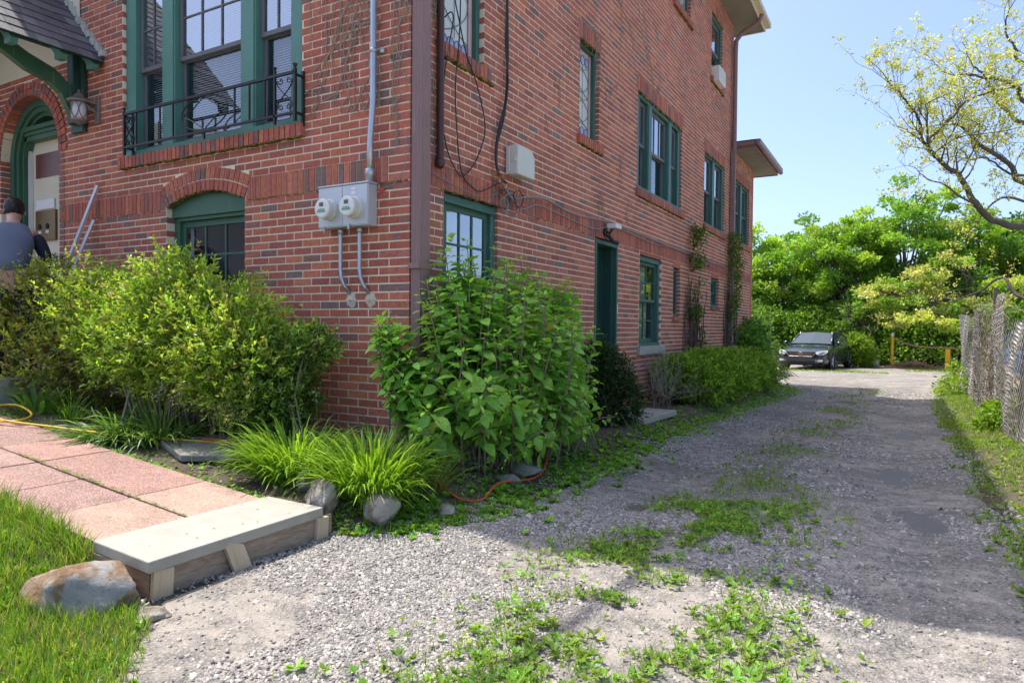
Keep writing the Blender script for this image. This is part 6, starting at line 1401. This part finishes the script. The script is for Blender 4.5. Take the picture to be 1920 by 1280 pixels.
# ------------------------------------------------------------------ parked cars
def car(loc, rz, paint, lab, full=True):
    root = empty("parked_car", loc, None, R_(rz)); tag(root, lab, "car")
    pm = NT("car paint "+lab[:5]); pm = pm.done(pm.bsdf(paint, .22, spec=.6, Coat_Weight=.7, Coat_Roughness=.05))
    ys = [0, .04, .14, .35, .7, 1.05, 1.35, 1.8, 2.6, 3.4, 3.9, 4.3, 4.62, 4.78, 4.84]
    w_ = [.62, .76, .84, .885, .91, .915, .915, .915, .915, .915, .91, .895, .86, .80, .70]
    zt = [.64, .70, .75, .82, .90, .96, 1.0, .97, .97, .99, 1.06, 1.10, 1.09, 1.03, .90]; zs = [.60, .65, .69, .745, .82, .89, .93, .94, .96, .98, 1.0, 1.01, .99, .94, .84]
    zb_ = [.30, .24, .20, .19, .19, .19, .19, .19, .19, .19, .19, .20, .24, .30, .36]
    sec = []
    for y, w2, a, b, c in zip(ys, w_, zt, zs, zb_):
        h = [(w2-.12, c), (w2-.02, c+.06), (w2, c+.20), (w2+.003, .55), (w2-.008, .66 if b > .72 else b-.05), (w2-.035, b-.03), (w2-.10, b+.005), (w2*.72, b+(a-b)*.62), (w2*.36, b+(a-b)*.9), (0, a)]
        sec.append([(x, y, z) for x, z in h]+[(-x, y, z) for x, z in h[-2::-1]])
    k = len(sec[0]); V = [p for s_ in sec for p in s_]; F = []
    for i in range(len(sec)-1):
        for j in range(k-1): F.append((i*k+j, i*k+j+1, (i+1)*k+j+1, (i+1)*k+j))
        F.append((i*k+k-1, i*k, (i+1)*k, (i+1)*k+k-1))
    F.append(tuple(range(k))[::-1]); F.append(tuple((len(sec)-1)*k+j for j in range(k))[::1])
    mb = MB(); mb.V = V; mb.F = F; mb.C = [(1, 1, 1)]*len(V); body = mb.build("body", pm, root, smooth=True)
    bm = bmesh.new(); bm.from_mesh(body.data); bmesh.ops.recalc_face_normals(bm, faces=bm.faces[:]); bm.to_mesh(body.data); bm.free()
    # roof and pillars
    A = dict(bf=(.74, 1.28, .985), tf=(.56, 2.12, 1.425), tr=(.56, 3.25, 1.43), br=(.72, 4.22, 1.08), bl=(.84, 1.45, .93), blr=(.83, 3.95, 1.02))
    mb = MB(); n_ = 7; rv = []
    for i, y in enumerate(np.linspace(2.08, 3.32, n_)):
        for j in range(9): u = -1+j/4; rv.append((u*.60*(1-.03*abs(i-3)), y, 1.43+.055*(1-u*u)*(1-.25*abs((i-3)/3)**2)-.015*abs((i-3)/3)**2))
    mb.add(rv, [(i*9+j, i*9+j+1, i*9+j+10, i*9+j+9) for i in range(n_-1) for j in range(8)])
    mb.add([(v[0], v[1], v[2]-.03) for v in rv], [(i*9+j, i*9+j+9, i*9+j+10, i*9+j+1) for i in range(n_-1) for j in range(8)])
    for s_ in (1, -1):
        S_ = lambda p: Vector((p[0]*s_, p[1], p[2]))
        mb.tube([Vector((.77*s_, 1.30, .95)), Vector((.68*s_, 1.75, 1.24)), Vector((.60*s_, 2.10, 1.42))], .032, 6)
        mb.tube([Vector((.60*s_, 2.08, 1.425)), Vector((.605*s_, 2.7, 1.445)), Vector((.60*s_, 3.3, 1.43)), Vector((.70*s_, 3.85, 1.22)), Vector((.78*s_, 4.28, 1.02))], .036, 6)
        mb.tube([Vector((.60*s_, 2.72, 1.43)), Vector((.845*s_, 2.75, .93))], .03, 6)
    mb.build("roof", pm, root, smooth=True)
    cg = NT("car glass "+lab[:5]); cg = cg.done(cg.bsdf((.05, .065, .07), .05, spec=.6))
    mb = MB(); mb.add([(-.74, 1.33, 1.0), (.74, 1.33, 1.0), (.56, 2.10, 1.425), (0, 2.06, 1.455), (-.56, 2.10, 1.425), (0, 1.25, 1.02)], [(0, 5, 3, 4), (5, 1, 2, 3)]); mb.build("windshield", cg, root)
    mb = MB(); mb.add([(-.76, 4.26, 1.04), (.76, 4.26, 1.04), (.59, 3.30, 1.432), (-.59, 3.30, 1.432)], [(3, 2, 1, 0)]); mb.build("rear_window", cg, root)
    for s_ in (1, -1):
        for (y0, y1, yt0, yt1) in ((1.40, 2.70, 2.12, 2.68), (2.79, 4.1, 2.76, 3.30)):
            mb = MB(); mb.add([(.862*s_, y0, .925), (.862*s_, y1, .97), (.622*s_, yt1, 1.425), (.622*s_, yt0, 1.425)], [(0, 1, 2, 3) if s_ > 0 else (3, 2, 1, 0)]); mb.build("side_window", cg, root)
    rub = simple("tyre", (.02, .02, .02), .8) if 'tyre' not in M else M['tyre']; M['tyre'] = rub
    for s_ in (1, -1):
        for y in (.93, 3.72):
            mb = MB(); mb.lathe((s_*.80, y, .325), [(.20, -.09), (.30, -.10), (.325, -.07), (.325, .07), (.30, .118), (.225, .122), (.22, .09)], 28, 'x')
            if s_ < 0: mb.V = [(-1.6-v[0] if False else v[0]-0*.0, v[1], v[2]) for v in mb.V]; mb.V = [(-.80-(v[0]+.80), v[1], v[2]) for v in mb.V]
            w0 = mb.build("wheel", rub, root)
            mb = MB(); mb.lathe((s_*.80+s_*.10, y, .325), [(.222, -.01*s_), (.222, .016*s_), (.20, .012*s_), (.05, .02*s_), (.04, .026*s_)], 20, 'x')
            for q in range(5):
                a = q*2*math.pi/5; c_, d_ = math.cos(a), math.sin(a); mb.tube([(s_*.925, y+.04*c_, .325+.04*d_), (s_*.92, y+.20*c_, .325+.20*d_)], .022, 5)
            mb.build("rim", M['zinc'], w0)
            mb = MB(); mb.tube([(s_*.912, y+.372*math.cos(a), .325+.372*math.sin(a)) for a in np.linspace(-.15, math.pi+.15, 18)], .020, 5)
            o = mb.build("wheel_arch", pm, root, smooth=True)
            mb = MB(); mb.lathe((s_*.905, y, .325), [(.36, 0), (.36, .012*s_)], 24, 'x'); mb.build("wheel_well", M['dark'], root)
    for s_ in (1, -1):
        mb = MB(); mb.tube([(s_*.90, 1.52, .97), (s_*1.0, 1.50, 1.0)], .02, 6); mb.lathe((s_*1.0, 1.50, 1.02), [(.02, -.06), (.075, -.04), (.085, .02), (.05, .06)], 12, 'y'); mb.build("mirror", pm, root, smooth=True)
        hl = NT("headlight"); 
        mb = MB(); mb.add([(s_*.50, -.005, .66), (s_*.60, -.012, .61), (s_*.80, .06, .62), (s_*.895, .30, .70), (s_*.875, .38, .77), (s_*.80, .20, .765), (s_*.60, .05, .735)], [(0, 1, 2, 3, 4, 5, 6) if s_ > 0 else (6, 5, 4, 3, 2, 1, 0)])
        mb.add([(s_*.50, .10, .66), (s_*.60, .10, .61), (s_*.80, .2, .62), (s_*.86, .40, .70), (s_*.84, .5, .77), (s_*.78, .3, .765), (s_*.60, .2, .735)], [(6, 5, 4, 3, 2, 1, 0) if s_ > 0 else (0, 1, 2, 3, 4, 5, 6)])
        mb.build("headlight", M['headlight'], root)
        mb = MB(); mb.box(s_*.52, s_*.78, -.0, .10, .345, .415); mb.build("foglight_bezel", M['alu'], root, bevel=.01)
        mb = MB(); mb.lathe((s_*.63, -.004, .38), [(.035, 0), (.03, -.006)], 12, 'y'); mb.build("foglight", M['headlight'], root)
        mb = MB(); mb.box(s_*.60, s_*.86, 4.70, 4.80, .78, .92); mb.build("tail_light", M['red'], root, bevel=.02)
        for z in (.62,): mb = MB(); mb.box(s_*.918, s_*.925, 1.75, 1.77, .3, .9); mb.box(s_*.918, s_*.925, 2.76, 2.775, .3, .92); mb.build("door_seam", M['dark'], root)
        mb = MB(); mb.box(s_*.915, s_*.94, 2.45, 2.65, .79, .815); mb.box(s_*.915, s_*.94, 3.45, 3.65, .81, .835); mb.build("door_handle", pm, root, bevel=.008)
    mb = MB(); mb.prism([(-.54, .70), (-.40, .55), (.40, .55), (.54, .70), (.50, .715), (-.50, .715)], -.02, .12)
    mb.build("grille", M['dark'], root, bevel=.01)
    mb = MB(); 
    for i in range(3): mb.box(-.46+.03*(2-i), .46-.03*(2-i), -.032, -.021, .585+i*.04, .598+i*.04)
    mb.tube([(-.56, -.01, .715), (-.41, -.035, .535), (.41, -.035, .535), (.56, -.01, .715)], .016, 6); mb.build("grille_bar", M['chrome'], root)
    mb = MB(); mb.tube([(.065*math.cos(a), -.045, .635+.065*math.sin(a)) for a in np.linspace(0, 6.28, 20)[:-1]], .011, 6, closed=True); mb.box(-.088, .088, -.055, -.043, .620, .650); mb.build("emblem", M['chrome'], root)
    mb = MB(); mb.prism([(-.45, .24), (.45, .24), (.50, .33), (-.50, .33)], -.03, .08); mb.build("lower_intake", M['dark'], root, bevel=.01)
    mb = MB(); mb.box(-.80, .80, -.012, .15, .20, .24); mb.build("chin_spoiler", M['dark'], root, bevel=.01)
    return root
M['chrome'] = simple("chrome", (.62, .62, .62), .15, .95, var=.05); M['headlight'] = simple("headlight lens", (.70, .70, .64), .12, .2, var=.1, spec=.8)
car((.05, 23.7, .04), -9, (.012, .016, .03), "dark navy sedan parked nose forward on the grass at the end of the drive")
car((6.75, 11.6, hs(6.7, 12)), 8, (.04, .10, .28), "blue car parked behind the wire fence")
# ------------------------------------------------------------------ wire fence
fr = empty("chain_link_fence", (4.5, 9, hs(4.5, 9))); tag(fr, "sagging old chain-link fence tangled with dead vines right of the drive", "fence")
fl = Vector(fr.location); rnd = random.Random(8)
def fx(y, z, ztop):  # sideways bulge of the sagging mesh
    return 4.52+.012*(y-6)+.10*math.sin(y*1.7+.4)*(z/2)+.06*math.sin(y*3.9+z*3)*(z/2)
def ftop(y): return float(np.interp(y, [1, 3, 4.6, 5.6, 6.5, 7.4, 8.0, 8.7, 9.6, 11, 12, 14, 18], [1.9, 1.65, 1.52, 1.58, 1.72, 1.9, 2.02, 2.0, 1.80, 1.72, 1.78, 1.86, 1.86]))
def fbot(y): return hs(4.5, y)+.03+.22*math.exp(-((y-8.6)/.8)**2)
mb = MB(); y = 1.2; dy = .036; k = 0
while y < 16:
    zt_ = ftop(y)+hs(4.5, y)*.5; zb2 = fbot(y); n = int((zt_-zb2)/.045); pts = []
    for i in range(n+1):
        z = zb2+(zt_-zb2)*i/n; s_ = 1 if (i+k) % 2 else -1; yy = y+s_*dy*.5+.015*math.sin(z*9+y*4); pts.append((fx(yy, z, zt_)+s_*.006, yy, z))
    mb.tube(pts, .0026 if y < 9 else .0032, 3, cap=False); y += dy; k += 1
o = mb.build("mesh", M['wire'], fr); o.location = -fl
mb = MB()
for (y0, dx0, h) in ((3.4, .0, 1.7), (5.1, .03, 1.4), (8.25, -.02, 1.95), (11.2, .0, 1.7), (14.9, 0, 1.9)): mb.tube([(fx(y0, 0, 1)+.03, y0, hs(4.5, y0)-.2), (fx(y0, 1, 1)+.04+dx0, y0+.05, hs(4.5, y0)+h)], .024, 8)
o = mb.build("post", simple("rusty post", (.13, .10, .08), .7, .3, var=.4), fr); o.location = -fl
mb = MB(); mb.tube([(4.66, 8.1, 1.12), (4.70, 6.6, .92), (4.72, 5.2, .80), (4.72, 3.6, .62), (4.7, 1.6, .5)], .032, 8); o = mb.build("wooden_rail", simple("bare pole", (.46, .30, .18), .8, var=.2), fr, smooth=True); o.location = -fl
mb = MB()
for i in range(230):
    y0 = rnd.choice([rnd.gauss(8.3, .45), rnd.gauss(9.6, 1.), rnd.uniform(5, 15)]); z = fbot(y0); zt_ = ftop(y0)*rnd.uniform(.5, 1.06); pts = []
    while z < zt_: pts.append((fx(y0, z, 1)+rnd.uniform(-.03, .05), y0, z)); z += rnd.uniform(.04, .09); y0 += rnd.gauss(0, .035)
    if len(pts) > 3: mb.tube(pts, rnd.uniform(.003, .0075), 4, cap=False)
for i in range(60):
    p = Vector((fx(8.2, 1.9, 1), rnd.gauss(8.3, .5), 0)); p.z = ftop(p.y)-rnd.random()*.25; d = Vector((rnd.gauss(0, .3), rnd.gauss(0, 1), rnd.gauss(.2, .5))).normalized(); pts = [p]
    for k in range(5): d = (d+Vector((rnd.gauss(0, .3), rnd.gauss(0, .3), rnd.gauss(-.05, .3)))).normalized(); pts.append(pts[-1]+d*.07)
    mb.tube(pts, .003, 3, cap=False)
o = mb.build("dead_vines", M['vine'], fr); o.location = -fl
n = 420; y = RG.choice([8.5, 9.2, 8.], n)+RG.normal(0, .35, n); z = np.array([ftop(v) for v in y])-RG.random(n)**1.6*1.0; P = np.stack([[fx(a, b, 1) for a, b in zip(y, z)], y, z], 1)+RG.normal(size=(n, 3))*.03
o = put("dry_leaves", [leaves(*T_SM, P, rnd_dir(n, -.3), rnd_dir(n), RG.uniform(.025, .05, n), pal(n, [(.45, .28, .06), (.3, .22, .1), (.2, .25, .05)]))], M['leaf'], fr); o.location = -fl
